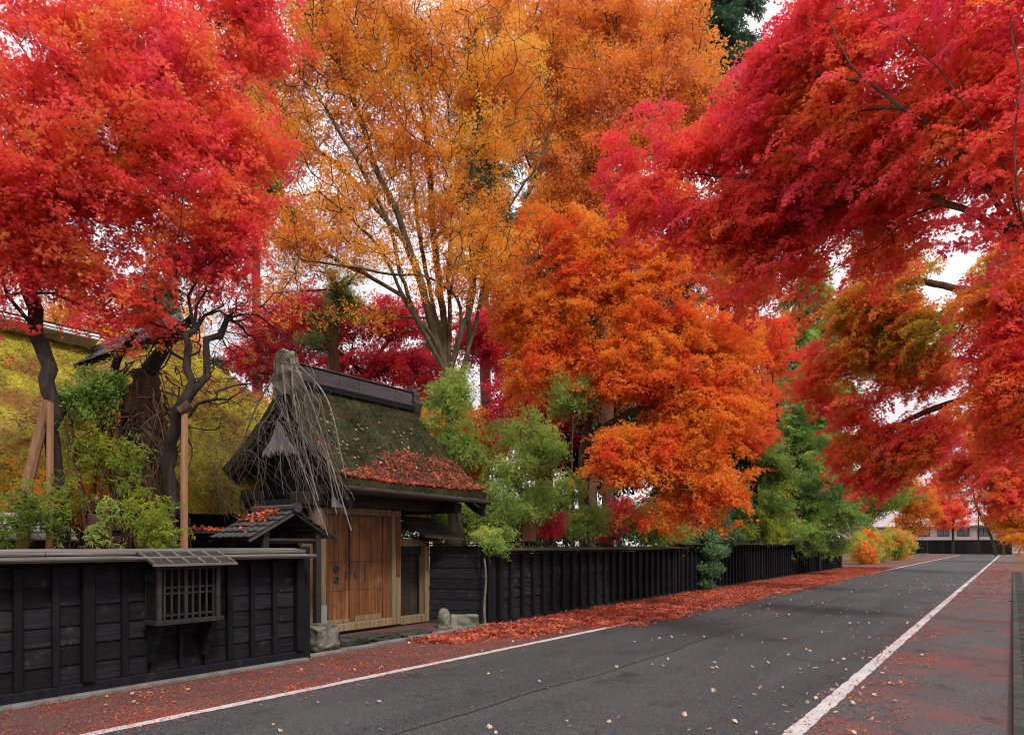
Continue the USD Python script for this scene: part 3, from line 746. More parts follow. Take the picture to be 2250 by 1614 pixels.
# ------------------------------------------------------------------ fences beyond the gate
B = Frame((-8.66, 11.2), (-8.93, 21.2))
fB = board_fence(B, "black board fence with close battens between the gate and the ivy", np.arange(0.5, 9.7, 0.435), [0.08, 9.75], 0.09, 1.46, 0.21, 1.74, seed=3, batten=(0.09, 0.075))
obj("top_beam", plank(B, 0, B.len, -0.05, 0.11, 1.462, 1.5, 0.008), M["black_post"], fB)
for k in range(5):
    m = box(k * 2.0 + 0.003, k * 2.0 + 1.997, -0.12, 0.3, 1.53, 1.56, 0.005); m[0][:, 2] -= 0.1 * (m[0][:, 1] - 0.1)
    obj("cap_board", B(m), M["dark_wood"], fB)
C = Frame((-8.94, 21.25), (-9.6, 52.0))
fC = board_fence(C, "long black slatted fence running on from the ivy to the orange hedge", np.arange(0.4, 29.8, 0.42), [0.05, 10.0, 20.0], 0.09, 1.58, 0.25, 5.0, seed=4, batten=(0.08, 0.08))
obj("top_beam", plank(C, 0, C.len, -0.05, 0.11, 1.582, 1.62, 0.008), M["black_post"], fC)
for k in range(10):
    m = box(k * 3.01 + 0.003, k * 3.01 + 3.0, -0.12, 0.32, 1.65, 1.68, 0.005); m[0][:, 2] -= 0.1 * (m[0][:, 1] - 0.1)
    obj("cap_board", C(m), M["dark_wood"], fC)
gp = thing("gate_post", "tall black post standing in the far half of the long slatted fence", "post", (-9.35, 43.0, 0))
obj("shaft", box(-9.42, -9.1, 42.8, 43.2, 0, 1.95, 0.01), M["black_post"], gp)
obj("cap", box(-9.5, -9.02, 42.7, 43.3, 1.953, 2.05, 0.02), M["black_post"], gp)
D = Frame((-10.5, 98.0), (-10.4, 112.0))
for y, w, lab in ((100.0, 0.9, "nearer dark square pillar past the orange hedge"), (116.0, 0.9, "farther dark square pillar by the end fence")):
    q = thing("pillar", lab, "pillar", (-10.6, y, 0), group="square pillars far down the left side")
    obj("base", box(-11.0, -9.9, y - 0.6, y + 0.6, 0, 0.3, 0.02), M["concrete"], q)
    obj("shaft", box(-10.9, -10.0, y - 0.5, y + 0.5, 0.303, 2.25, 0.02), M["black_post"], q)
E = Frame((-46.0, 136.0), (0.0, 134.0))
fE = thing("end_fence", "dark grey board fence closing the far end of the road", "fence", (0, 134, 0))
for k in range(46):
    obj("board", plank(E, k + 0.002, k + 0.998, -0.03, 0.03, 0.0, 2.3, 0.01), M["black_wood"], fE)
for k in range(0, 46, 4):
    obj("rail", plank(E, k, k + 3.998, -0.12, -0.035, 1.9, 2.05, 0.01), M["black_post"], fE)
obj("cap_board", plank(E, 0, 46, -0.1, 0.1, 2.303, 2.36, 0.01), M["dark_wood"], fE)

# gutter edge along the right-hand shoulder: slotted concrete covers
gut = thing("gutter", "slotted concrete gutter covers along the right edge of the shoulder", "gutter", (0.2, 10, 0))
for k in range(60):
    y = 1.0 + k * 0.8
    parts = [box(0.004, 0.1, y, y + 0.79, 0, 0.07, 0.006), box(0.34, 0.44, y, y + 0.79, 0, 0.07, 0.006)]
    parts += [box(0.1, 0.34, y + q, y + q + 0.13, 0, 0.068) for q in (0.0, 0.22, 0.44, 0.66)]
    obj("cover", join(parts), M["dark_stone"], gut)
obj("channel", box(0.0, 0.46, 0.5, 50, -0.3, -0.02), M["dark_stone"], gut)

# ------------------------------------------------------------------ gate
XRDG, YG0, YG1 = -10.9, 7.55, 11.36
gate = thing("roofed_gate", "old wooden gate with plank doors under a steep mossy bark roof", "gate", (-10, 9, 0))
EAVE, RISE = 2.72, 2.02


def roof_pt(s, w):
    """s: -1 rear eave, 0 ridge, 1 front eave; w: 0 near gable, 1 far gable."""
    u = np.clip(np.abs(s), 0, 1)
    x = XRDG + np.where(s > 0, 1.92, 2.85) * np.sign(s) * u**0.96
    z = EAVE + RISE * (1 - u) ** np.where(s > 0, 1.38, 1.55) + np.where(s > 0, 0.02, 0.16) * u**2
    inset = 0.17 * (1 - u) ** 1.2
    y0, y1 = YG0 + inset, YG1 - inset * 1.6
    lift = 0.05 * np.abs(2 * w - 1) ** 3 * u
    return np.stack([x, y0 + (y1 - y0) * w, z + lift], -1)


ns, nw = 73, 60
sg, wg = np.meshgrid(np.linspace(-1, 1, ns), np.linspace(0, 1, nw), indexing="ij")
top = roof_pt(sg, wg).reshape(-1, 3)
edge = np.minimum(1, 12 * np.minimum(wg, 1 - wg)).reshape(-1)
top[:, 2] += (0.02 * (fbm(top * 2.2, 3, 5) - 0.5) + 0.035 * (fbm(top * 9, 3, 9) - 0.5)) * 1.6 - 0.05 * (1 - edge) ** 2
bot = roof_pt(sg, wg).reshape(-1, 3); bot[:, 2] -= 0.2 + 0.06 * (1 - np.abs(sg).reshape(-1)); bot[:, 0] -= np.sign(sg).reshape(-1) * 0.04
F = grid(ns, nw)
N = ns * nw
idx = np.arange(N).reshape(ns, nw)
rim = np.r_[idx[:, 0], idx[-1, 1:], idx[-2::-1, -1], idx[0, -2:0:-1]]
k2 = np.roll(rim, -1)
obj("roof", (np.vstack([top, bot]), np.vstack([F[:, ::-1] if False else F, F[:, ::-1] + N, np.stack([rim, k2 + N, k2], 1)[:, ::-1], np.stack([rim, rim + N, k2 + N], 1)[:, ::-1]])), M["moss_thatch"], gate, smooth=50)
# short moss and grass standing on the bark
gm = np.random.default_rng(31)
s_, w_ = gm.uniform(0.02, 0.97, 2200), gm.uniform(0.01, 0.99, 2200)
pp = roof_pt(s_, w_)
M["roof_moss"] = leaf_mat("roof_moss", [(0.3, (0.035, 0.04, 0.012)), (0.5, (0.07, 0.072, 0.022)), (0.7, (0.11, 0.085, 0.04))], ns=2.0, trans=0.1)
instancer("moss", gate, [spray_lance(200 + k, n=20, r=0.1, size=0.035) for k in range(3)], M["roof_moss"], pp, Rot.from_euler("ZYX", np.stack([gm.uniform(0, 6.28, 2200), gm.normal(0, 0.4, 2200), gm.normal(0, 0.4, 2200)], 1)), gm.uniform(0.6, 1.4, 2200))
# ridge box
yr0, yr1 = YG0 + 0.34, YG1 - 0.42
zr = EAVE + RISE
m = box(XRDG - 0.2, XRDG + 0.2, yr0, yr1, zr - 0.14, zr - 0.02, 0.01)
obj("ridge_base", m, M["black_post"], gate)
npan = 6
for k in range(npan):
    a = yr0 + (yr1 - yr0) * k / npan; b = yr0 + (yr1 - yr0) * (k + 1) / npan
    obj("ridge_panel", box(XRDG - 0.13, XRDG + 0.13, a + 0.004, b - 0.004, zr + 0.022, zr + 0.26, 0.006), M["ridge_copper"], gate)
obj("ridge_strip", box(XRDG - 0.165, XRDG + 0.165, yr0 - 0.01, yr1 + 0.01, zr - 0.018, zr + 0.02, 0.006), M["ridge_copper"], gate)
cap = tube(np.array([[XRDG, y, zr + 0.285] for y in np.linspace(yr0 - 0.02, yr1 + 0.02, 8)]), 0.1, 12); cap[0][:, 2] = zr + 0.29 + (cap[0][:, 2] - zr - 0.285) * 0.32; cap[0][:, 0] = XRDG + (cap[0][:, 0] - XRDG) * 1.6
obj("ridge_cap", cap, M["ridge_copper"], gate)


def extrude(poly, th, frame):
    """poly in (a, z) -> solid of thickness th; frame maps (a, th, z)."""
    ex = trimesh.creation.extrude_polygon(Polygon(poly), th, engine="earcut")
    v = np.array(ex.vertices)
    return np.array([frame(a, c, z) for a, z, c in v]), np.array(ex.faces)


orn = [(-0.2, -0.32), (-0.26, -0.1), (-0.3, 0.02), (-0.2, 0.1), (-0.22, 0.24), (-0.1, 0.4), (0.02, 0.44), (0.13, 0.38), (0.2, 0.22), (0.19, 0.1), (0.29, 0.02), (0.25, -0.1), (0.2, -0.32)]
for y, sc, th in ((yr0 - 0.24, 1.12, 0.23), (yr1 + 0.02, 0.9, 0.17)):
    v, f = extrude([(a * sc, z * sc) for a, z in orn], th, lambda a, c, z: (XRDG + a, y + c, zr + 0.03 + z))
    mm = trimesh.Trimesh(v, f); mm = mm.subdivide().subdivide()
    vv = np.array(mm.vertices); vv += (np.stack([fbm(vv * 6, 3, 1), fbm(vv * 6, 3, 2), fbm(vv * 6, 3, 3)], 1) - 0.5) * 0.08
    obj("ridge_ornament", (vv, np.array(mm.faces)), M["dark_stone"] if th < 0.2 else M["stone"], gate, smooth=40)

# bargeboards on both gables
for w0, side in ((0, -1), (1, 1)):
    for rng_s in (np.linspace(0, 1, 22), np.linspace(0, -1, 22)):
        c = roof_pt(rng_s + 1e-6 * np.sign(rng_s[-1]), np.full(22, float(w0)))
        yb = c[:, 1] - side * 0.03
        for depth, off, inner in ((0.2, 0.2, 0.0), (0.15, 0.41, 0.05)):
            lo = c[:, 2] - off - depth; hi = c[:, 2] - off
            v = np.concatenate([np.stack([c[:, 0], yb - side * inner, hi], 1), np.stack([c[:, 0], yb - side * (inner + 0.05), hi], 1), np.stack([c[:, 0], yb - side * (inner + 0.05), lo], 1), np.stack([c[:, 0], yb - side * inner, lo], 1)])
            n = 22; i = np.arange(n - 1); f = []
            for a_ in range(4):
                b_ = (a_ + 1) % 4
                f += [np.stack([a_ * n + i, a_ * n + i + 1, b_ * n + i + 1], 1), np.stack([a_ * n + i, b_ * n + i + 1, b_ * n + i], 1)]
            f += [np.array([[0, n, 2 * n], [0, 2 * n, 3 * n], [n - 1, 3 * n - 1, 2 * n - 1], [n - 1, 4 * n - 1, 3 * n - 1]])]
            obj("bargeboard", (v, np.vstack(f)), M["dark_wood"] if not inner else M["black_post"], gate)
# carved pendant under the near gable peak
pend = [(0.0, 0.62), (0.12, 0.42), (0.26, 0.24), (0.46, 0.1), (0.5, 0.0), (0.36, 0.04), (0.26, -0.02), (0.2, 0.08), (0.1, 0.02), (0.02, 0.12), (0.0, 0.0), (-0.03, 0.12), (-0.12, 0.02), (-0.2, 0.1), (-0.28, -0.02), (-0.38, 0.06), (-0.52, 0.0), (-0.46, 0.12), (-0.26, 0.26), (-0.12, 0.42)]
obj("gable_pendant", extrude([(a * 0.95, z) for a, z in pend], 0.07, lambda a, c, z: (XRDG + a, YG0 + 0.02 + c, 3.28 + z)), M["carved_grey"], gate)
# gable infill and framing
gab = [(XRDG - 1.6, 2.62), (XRDG + 1.3, 2.62), (XRDG + 1.0, 2.95), (XRDG, 4.2), (XRDG - 1.1, 2.95)]
for y in (YG0 + 0.55, YG1 - 0.62):
    for q in range(10):
        xa, xb = XRDG - 1.6 + q * 0.29, XRDG - 1.6 + (q + 1) * 0.29
        zt = lambda x: np.interp(x, [XRDG - 1.6, XRDG - 1.1, XRDG, XRDG + 1.0, XRDG + 1.3], [2.62, 2.95, 4.2, 2.95, 2.62])
        if min(zt(xa), zt(xb)) > 2.65 or True:
            v = np.array([[x, yy, z] for x in (xa + .004, xb - .004) for yy in (y, y + 0.03) for z in (2.5, max(zt(x), 2.6))])
            h = trimesh.convex.convex_hull(v); obj("gable_board", h, M["black_post"], gate)
for x, z in ((XRDG, 4.1), (XRDG + 1.15, 2.62), (XRDG - 1.3, 2.62)):
    obj("purlin", box(x - 0.09, x + 0.09, YG0 + 0.14, YG1 - 0.14, z - 0.1, z + 0.1, 0.012), M["dark_wood"], gate)
obj("tie_beam", box(XRDG - 1.75, XRDG + 1.55, YG0 + 0.3, YG0 + 0.5, 2.3, 2.5, 0.012), M["dark_wood"], gate)
obj("tie_beam", box(XRDG - 1.75, XRDG + 1.55, YG1 - 0.6, YG1 - 0.4, 2.3, 2.5, 0.012), M["dark_wood"], gate)
obj("beam_end", box(XRDG + 1.4, XRDG + 1.58, YG0 + 0.12, YG0 + 0.29, 2.28, 2.52, 0.012), M["carved_grey"], gate)
for k in range(16):
    y = YG0 + 0.14 + k * (YG1 - YG0 - 0.28) / 15
    m = box(-10.1, -9.06, y - 0.03, y + 0.03, 0, 0.07, 0.004); m[0][:, 2] += 2.56 + (-9.06 - m[0][:, 0]) * 0.42
    obj("rafter", m, M["dark_wood"], gate)
m = box(-10.1, -9.1, YG0 + 0.08, YG1 - 0.08, 0, 0.015); m[0][:, 2] += 2.645 + (-9.06 - m[0][:, 0]) * 0.42
obj("soffit", m, M["black_wood"], gate)
obj("eave_board", box(-9.06, -9.02, YG0 + 0.02, YG1 - 0.02, 2.5, 2.66, 0.006), M["dark_wood"], gate)
obj("rain_gutter", tube(np.array([[-8.93, y, 2.585 - 0.012 * (y - YG0)] for y in np.linspace(YG0 - 0.02, YG1 + 0.02, 14)]), 0.05, 10), M["dark_wood"], gate, smooth=40)
for y in np.linspace(YG0 + 0.3, YG1 - 0.3, 5):
    obj("gutter_hook", tube(np.array([[-9.02, y, 2.66], [-8.96, y, 2.67], [-8.875, y, 2.62], [-8.9, y, 2.53]]), 0.008, 5), M["iron"], gate)

# posts, head beam and doors (front face of the doors at x = -10)
XD = -10.0
obj("main_post", box(XD - 0.12, XD + 0.1, 7.66, 7.885, 0.08, 2.32, 0.012), M["post_wood"], gate)
obj("main_post", box(XD - 0.12, XD + 0.1, 9.5, 9.74, 0.05, 2.32, 0.012), M["post_wood"], gate)
obj("jamb_board", box(XD - 0.1, XD + 0.02, 7.43, 7.655, 0.06, 2.0, 0.008), M["post_wood"], gate, label="olive side jamb in the shade of the fence end")
obj("jamb_board", box(XD - 0.08, XD + 0.03, 9.33, 9.495, 0.09, 2.2, 0.008), M["door_wood"], gate)
obj("lintel", box(XD - 0.1, XD + 0.08, 7.89, 9.495, 2.2, 2.33, 0.01), M["post_wood"], gate)
obj("head_beam", box(XD - 0.16, XD + 0.16, 7.3, 11.1, 2.335, 2.56, 0.015), M["dark_wood"], gate)
obj("threshold", box(XD - 0.12, XD + 0.16, 7.89, 9.495, 0.06, 0.2, 0.012), M["post_wood"], gate)
gd = np.random.default_rng(12)
for lab, cuts in (("left", [7.89, 8.11, 8.25, 8.35, 8.48]), ("right", [8.515, 8.74, 8.9, 9.05, 9.2, 9.325])):
    leaf = obj("door_leaf", box(XD - 0.06, XD - 0.035, cuts[0], cuts[-1], 0.205, 2.19, 0.003), M["dark_wood"], gate)
    tiers = [0.205, 0.79, 1.33, 2.19]
    for i in range(len(cuts) - 1):
        for j in range(3):
            z0_, z1_ = tiers[j] + (0.0025 if j else 0), tiers[j + 1] - 0.0025
            dx = gd.normal(0, 0.002)
            obj("plank", box(XD - 0.034, XD - 0.006 + dx, cuts[i] + 0.0015, cuts[i + 1] - 0.0015, z0_, z1_, 0.003), M["door_wood"], leaf)
obj("kick_board", box(XD - 0.003, XD + 0.02, 8.62, 9.28, 0.203, 0.3, 0.004), M["post_wood"], gate)
obj("kick_board", box(XD - 0.003, XD + 0.02, 7.9, 8.48, 0.203, 0.27, 0.004), M["post_wood"], gate)
for y, z in ((8.185, 1.19), (8.185, 1.0)):
    tor = trimesh.creation.torus(0.05, 0.011, 20, 8); v = np.array(tor.vertices)[:, [2, 0, 1]] + [XD + 0.014, y, z]
    boss = trimesh.creation.icosphere(1, 0.024); bv = np.array(boss.vertices) * [0.7, 1, 1] + [XD + 0.006, y, z + 0.045]
    pl = trimesh.creation.cylinder(0.058, 0.006, sections=20); pv = np.array(pl.vertices)[:, [2, 0, 1]] + [XD - 0.001, y, z + 0.01]
    obj("door_ring", join([(v, np.array(tor.faces)), (bv, np.array(boss.faces)), (pv, np.array(pl.faces))]), M["iron"], gate, smooth=40)
for y, z, a, b in ((8.42, 1.09, 0.035, 0.085), (8.645, 1.085, 0.04, 0.075)):
    v, f = extrude([(a * math.cos(t) * (1 if abs(math.sin(t)) < 0.7 else 0.8), b * math.sin(t)) for t in np.linspace(0, 2 * math.pi, 15)[:-1]], 0.012, lambda p, c, q: (XD - 0.004 + c, y + p, z + q))
    obj("lock_plate", (v, f), M["iron"], gate)
obj("iron_strap", box(XD - 0.004, XD + 0.008, 8.86, 8.905, 0.92, 1.28, 0.004), M["iron"], gate)
obj("post_sheath", box(XD - 0.125, XD + 0.106, 7.652, 7.894, 0.075, 0.56, 0.003), M["sheet_metal"], gate, label="pale sheet metal wrapped round the foot of the left post")
obj("hanging_plaque", box(XD + 0.102, XD + 0.125, 9.6, 9.7, 1.02, 2.2, 0.004), M["rust_board"], gate)
# side door
obj("side_post", box(XD - 0.1, XD + 0.1, 10.44, 10.56, 0.03, 1.86, 0.01), M["post_wood"], gate)
obj("side_lintel", box(XD - 0.06, XD + 0.06, 9.745, 10.435, 1.62, 1.76, 0.008), M["post_wood"], gate)
obj("side_transom", box(XD - 0.05, XD - 0.02, 9.745, 10.435, 1.44, 1.617, 0.004), M["lattice_wood"], gate)
obj("side_sill", box(XD - 0.08, XD + 0.1, 9.745, 10.435, 0.03, 0.19, 0.01), M["post_wood"], gate)
for k in range(5):
    obj("side_door_plank", box(XD - 0.2, XD - 0.17, 9.76 + k * 0.167, 9.92 + k * 0.167, 0.19, 1.44, 0.003), M["dark_wood"], gate)
obj("side_stile", box(XD - 0.07, XD - 0.01, 9.745, 9.785, 0.192, 1.438, 0.003), M["post_wood"], gate)
# pent roof over the side door, of overlapping boards
for k in range(7):
    y0_ = 9.8 + k * 0.17
    for j in range(3):
        xa, xb = -10.15 + j * 0.25, -10.15 + (j + 1) * 0.25 + 0.04
        sk = 0.35 * (xa + 10.15)
        m = box(xa, xb, y0_ + 0.004, y0_ + 0.166, 0, 0.02, 0.003); m[0][:, 2] += 2.22 - 0.55 * (m[0][:, 0] + 10.15) - 0.02 * k * 0.4 + 0.012 * (2 - j) - 0.01; m[0][:, 1] += 0.12 * (m[0][:, 0] + 10.15)
        obj("pent_shingle", m, M["dark_wood"], gate)
obj("pent_bracket", box(-10.12, -9.5, 10.3, 10.36, 1.72, 1.8, 0.006), M["dark_wood"], gate)

# wall returning from the gate to the fence line
W = Frame((-9.9, 10.58), (-8.72, 11.12))
fw = thing("return_wall", "short black boarded wall between the side door and the close-battened fence", "wall", (-9.4, 10.8, 0))
for k in range(7):
    obj("board", plank(W, 0, W.len, -0.02, 0.01, 0.06 + k * 0.22, 0.06 + k * 0.22 + 0.235, 0.003, 0.015), M["black_wood"], fw)
obj("cap_board", plank(W, -0.05, W.len + 0.1, -0.14, 0.16, 1.63, 1.66, 0.006), M["black_post"], fw)
obj("post", plank(W, W.len - 0.02, W.len + 0.12, -0.05, 0.1, 0, 1.625, 0.01), M["black_post"], fw)
obj("sill", plank(W, 0, W.len, -0.04, 0.04, 0, 0.057, 0.006), M["dark_stone"], fw)
W2 = Frame((-8.24, 6.12), (-10.02, 7.4))
fw2 = thing("sleeve_wall", "dark wall stepping back from the end of the near fence to the gate post", "wall", (-9.0, 6.8, 0))
for k in range(8):
    obj("board", plank(W2, 0, W2.len, -0.02, 0.01, 0.02 + k * 0.2, 0.02 + k * 0.2 + 0.215, 0.003, 0.015), M["black_wood"], fw2)
obj("post", plank(W2, -0.02, 0.1, 0.02, 0.12, 0, 1.62, 0.01), M["black_post"], fw2)


# ------------------------------------------------------------------ little roofs
def tile_plane(t, a, b, c, d, rows, cols, m, thick=0.018, name="tile", arch=0.015, seed=1):
    """Tiles on the quad a-b (eave) to d-c (ridge), lapped upward."""
    g = np.random.default_rng(seed)
    a, b, c, d = (np.asarray(p, float) for p in (a, b, c, d))
    nrm = np.cross(b - a, d - a); nrm /= np.linalg.norm(nrm)
    if nrm[2] < 0:
        nrm = -nrm
    P = lambda u, v: (a * (1 - u) + b * u) * (1 - v) + (d * (1 - u) + c * u) * v
    for j in range(rows):
        for i in range(cols):
            u0, u1, v0, v1 = i / cols + 0.004, (i + 1) / cols - 0.004, j / rows, min((j + 1.12) / rows, 1)
            lift = thick * 1.5 + g.normal(0, 0.003)
            q = []
            for u, e in ((u0, 0), ((u0 + u1) / 2, arch), (u1, 0)):
                for v, h in ((v0, lift), (v1, 0.002)):
                    p = P(u, v) + nrm * (h + e)
                    q += [p, p + nrm * thick]
            h = trimesh.convex.convex_hull(np.array(q))
            obj(name, h, m, t)


def small_roof(t, ctr, yaw, length, half, zr_, ze, rows, cols, m, posts=True, seed=1, over=0.0, sag=0.0):
    c, s = math.cos(yaw), math.sin(yaw)
    R = lambda u, v, z: np.array([ctr[0] + u * c - v * s, ctr[1] + u * s + v * c, z])
    h = length / 2
    tile_plane(t, R(-h, -half, ze), R(h, -half, ze), R(h, 0, zr_), R(-h, 0, zr_), rows, cols, m, seed=seed)
    tile_plane(t, R(-h, half, ze), R(h, half, ze), R(h, 0, zr_), R(-h, 0, zr_), rows, cols, m, seed=seed + 1)
    obj("ridge", tube(np.array([R(u, 0, zr_ + 0.05) for u in np.linspace(-h - 0.04, h + 0.04, 7)]), 0.06, 8), m, t, smooth=40)
    for sgn in (-1, 1):
        for e in (-1, 1):
            obj("verge_board", tube(np.array([R(sgn * (h - 0.02), e * half, ze - 0.03), R(sgn * (h - 0.02), 0, zr_ - 0.03)]), 0.03, 4), M["dark_wood"], t)
    if posts:
        for a_ in (-0.8, 0.8):
            for b_ in (-0.6, 0.6):
                p = R(a_ * h, b_ * half, 0)
                obj("post", box(p[0] - 0.05, p[0] + 0.05, p[1] - 0.05, p[1] + 0.05, 0, ze + 0.02 + (zr_ - ze) * 0.3, 0.006), M["dark_wood"], t)
            p, q = R(a_ * h, -0.6 * half, ze - 0.02), R(a_ * h, 0.6 * half, ze - 0.02)
            obj("tie", tube(np.array([p, q]), 0.04, 4), M["dark_wood"], t)


# tiled gable on the wall between fence and gate
tg = thing("tiled_wall_roof", "small black tiled gable roof behind the end of the near fence, under the dry hanging twigs", "roof", (-9.9, 6.35, 0))
small_roof(tg, (-9.5, 6.55), 0.0, 1.1, 0.8, 2.16, 1.72, 5, 6, M["tile"], posts=True, seed=5)
obj("end_tile", tube(np.array([[-8.95, 6.55, 2.21], [-8.9, 6.55, 2.215]]), 0.075, 14), M["tile"], tg)
# low wall behind the near fence carrying a strip of red leaves
lw = thing("garden_wall", "low black garden wall behind the near fence, its cap strewn with red leaves", "wall", (-10.85, 6.2, 0))
LW = Frame((-10.9, 5.2), (-10.8, 7.1))
for k in range(9):
    obj("board", plank(LW, 0, LW.len, -0.02, 0.01, 0.02 + k * 0.2, 0.02 + k * 0.2 + 0.215, 0.003, 0.015), M["black_wood"], lw)
obj("cap_board", plank(LW, -0.1, LW.len + 0.1, -0.2, 0.24, 1.82, 1.86, 0.006), M["dark_wood"], lw)
# tiled shelter at the far left and a timber shelter with leaves on its roof
p = G(48, 9.6)
t1 = thing("garden_shelter", "low shelter with pale grey tiles behind the left end of the near fence", "shelter", p, group="little garden shelters behind the near fence")
small_roof(t1, p[:2], 1.45, 1.1, 0.55, 1.98, 1.68, 3, 5, M["pale_tile"], seed=8)
p = G(205, 12.6)
t2 = thing("garden_shelter", "timber garden shelter with red fallen leaves all over its roof, left of the stump", "shelter", p, group="little garden shelters behind the near fence")
small_roof(t2, p[:2], 1.35, 1.5, 0.95, 2.75, 2.22, 4, 6, M["dark_wood"], seed=9)
tr_ = thing("timber_frame", "rough brown timber post with two crosspieces behind the near fence", "trellis", G(208, 9.3))
b_ = G(208, 9.3)
obj("post", box(b_[0] - 0.07, b_[0] + 0.07, b_[1] - 0.07, b_[1] + 0.07, 0, 2.06, 0.012), M["bark_brown"], tr_)
for z in (1.72, 1.86):
    q0, q1 = S(190, 1195, 9.2), S(268, 1195, 9.2); q0[2] = q1[2] = z
    obj("crosspiece", tube(np.array([q0, q1]), 0.05, 4), M["bark_brown"], tr_)
q0, q1 = S(258, 1195, 9.25), S(258, 1195, 9.25); q0[2], q1[2] = 0, 1.95
obj("post", tube(np.array([q0, q1]), 0.055, 6), M["bark_brown"], tr_)

# ------------------------------------------------------------------ thatched house
hs = thing("thatched_house", "large thatched house with moss yellow roof behind the left garden", "house", (-18, 6, 0))
xs, yy = np.arange(-24.4, -11.9, 0.2), np.arange(-9, 14.3, 0.2)
gx, gy = np.meshgrid(xs, yy, indexing="ij")


def house_z(x, y):
    main = 6.75 - 1.0 * np.abs(x + 20)
    main = np.where(y > 8.6, main - 1.2 * (y - 8.6), main)
    wing = np.minimum(6.45 - 0.78 * np.abs(y - 8.2), 6.45 - 1.05 * np.maximum(0, x + 16.0))
    wing = np.where(x < -20, -9, wing)
    z = np.maximum(main, wing)
    return z + 0.12 * ((z - 4.5) / 2) ** 2


gz = house_z(gx, gy)
keep = gz > 2.6
nv_ = len(yy)
V = np.stack([gx, gy, gz], -1).reshape(-1, 3)
Fh = grid(len(xs), nv_)
kf = keep.reshape(-1)
Fh = Fh[kf[Fh].all(1)]
V[:, 2] += (fbm(V * 0.9, 3, 3) - 0.5) * 0.14 + (fbm(V * 5, 3, 4) - 0.5) * 0.12
Vb = V.copy(); Vb[:, 2] -= 0.55
e = np.sort(np.vstack([Fh[:, [0, 1]], Fh[:, [1, 2]], Fh[:, [2, 0]]]), 1)
full = np.vstack([Fh[:, [0, 1]], Fh[:, [1, 2]], Fh[:, [2, 0]]])
_, inv, cnt = np.unique(e, axis=0, return_inverse=True, return_counts=True)
rim_e = full[cnt[inv.ravel()] == 1]
nV = len(V)
tri = np.vstack([Fh, Fh[:, ::-1] + nV, np.stack([rim_e[:, 1], rim_e[:, 0], rim_e[:, 0] + nV], 1), np.stack([rim_e[:, 1], rim_e[:, 0] + nV, rim_e[:, 1] + nV], 1)])
tm = trimesh.Trimesh(np.vstack([V, Vb]), tri, process=False); tm.remove_unreferenced_vertices()
obj("roof", tm, M["thatch"], hs, smooth=60)
gh = np.random.default_rng(77)
ph = np.stack([gh.uniform(-21, -12.2, 9000), gh.uniform(0, 14, 9000)], 1)
zh = house_z(ph[:, 0], ph[:, 1]); ok = zh > 2.65
ph = np.c_[ph, zh][ok]
n = len(ph)
instancer("moss", hs, [spray_lance(210 + k, n=26, r=0.15, size=0.05) for k in range(3)], M["moss_tuft"], ph, Rot.from_euler("ZYX", np.stack([gh.uniform(0, 6.28, n), gh.normal(0, 0.5, n), gh.normal(0, 0.5, n)], 1)), gh.uniform(0.6, 1.3, n))
obj("wall", box(-22.5, -17.4, -7, 6.4, 0, 3.2), M["dark_wood"], hs)
obj("wall", box(-20, -14.0, 5.6, 11.2, 0, 3.2), M["dark_wood"], hs)
# saddle over the main ridge: pale plates held down by poles
ang = np.linspace(-1.05, 1.05, 7)
zm = 6.95
for k in range(16):
    a, b = -1.2 + k * 0.6, -1.2 + (k + 1) * 0.6 - 0.012
    v = np.array([[-20 + 0.62 * math.sin(t) * r_, y, zm - 0.15 + 0.5 * math.cos(t) * r_] for y in (a, b) for t in ang for r_ in (1.0, 0.93)])
    f = []
    for i in range(6):
        o0, o1 = 2 * i, 2 * i + 2
        f += [[o0, o1, o1 + 14], [o0, o1 + 14, o0 + 14], [o0 + 1, o1 + 15, o1 + 1], [o0 + 1, o0 + 15, o1 + 15], [o0, o0 + 1, o1 + 1], [o0, o1 + 1, o1], [o0 + 14, o1 + 15, o0 + 15], [o0 + 14, o1 + 14, o1 + 15]]
    f += [[0, 14, 15], [0, 15, 1], [12, 13, 27], [12, 27, 26]]
    obj("ridge_plate", (v, np.array(f)), M["bamboo_pale"], hs)
    obj("ridge_tie", tube(np.array([[-20 + 0.645 * math.sin(t), b + 0.006, zm - 0.15 + 0.525 * math.cos(t)] for t in ang]), 0.013, 5), M["bark_dark"], hs)
for t in (0.95, 0.62, 0.3, -0.1):
    obj("ridge_pole", tube(np.array([[-20 + 0.655 * math.sin(t), y, zm - 0.15 + 0.535 * math.cos(t)] for y in np.linspace(-1.3, 8.5, 14)]), 0.015, 6), M["bark_dark"], hs)
# shingled saddle over the wing ridge
for j in range(4):
    for k in range(11):
        for sg_ in (-1, 1):
            x0_ = -20.0 + k * 0.4
            ya, yb = 0.75 - j * 0.2, 0.75 - (j + 1) * 0.2 - 0.03
            za, zb = 6.22 + j * 0.155, 6.22 + (j + 1) * 0.155
            q = np.array([[x, 8.2 + sg_ * y_, z + h] for x in (x0_ + 0.005, x0_ + 0.39) for y_, z in ((ya, za + 0.02), (max(yb, -0.02), zb)) for h in (0, 0.025)])
            if sg_ == -1 or j > 1:
                obj("ridge_shingle", trimesh.convex.convex_hull(q), M["slate"], hs)
obj("ridge_roll", tube(np.array([[x, 8.2, 6.9] for x in np.linspace(-20, -15.55, 8)]), 0.1, 8), M["slate"], hs, smooth=40)

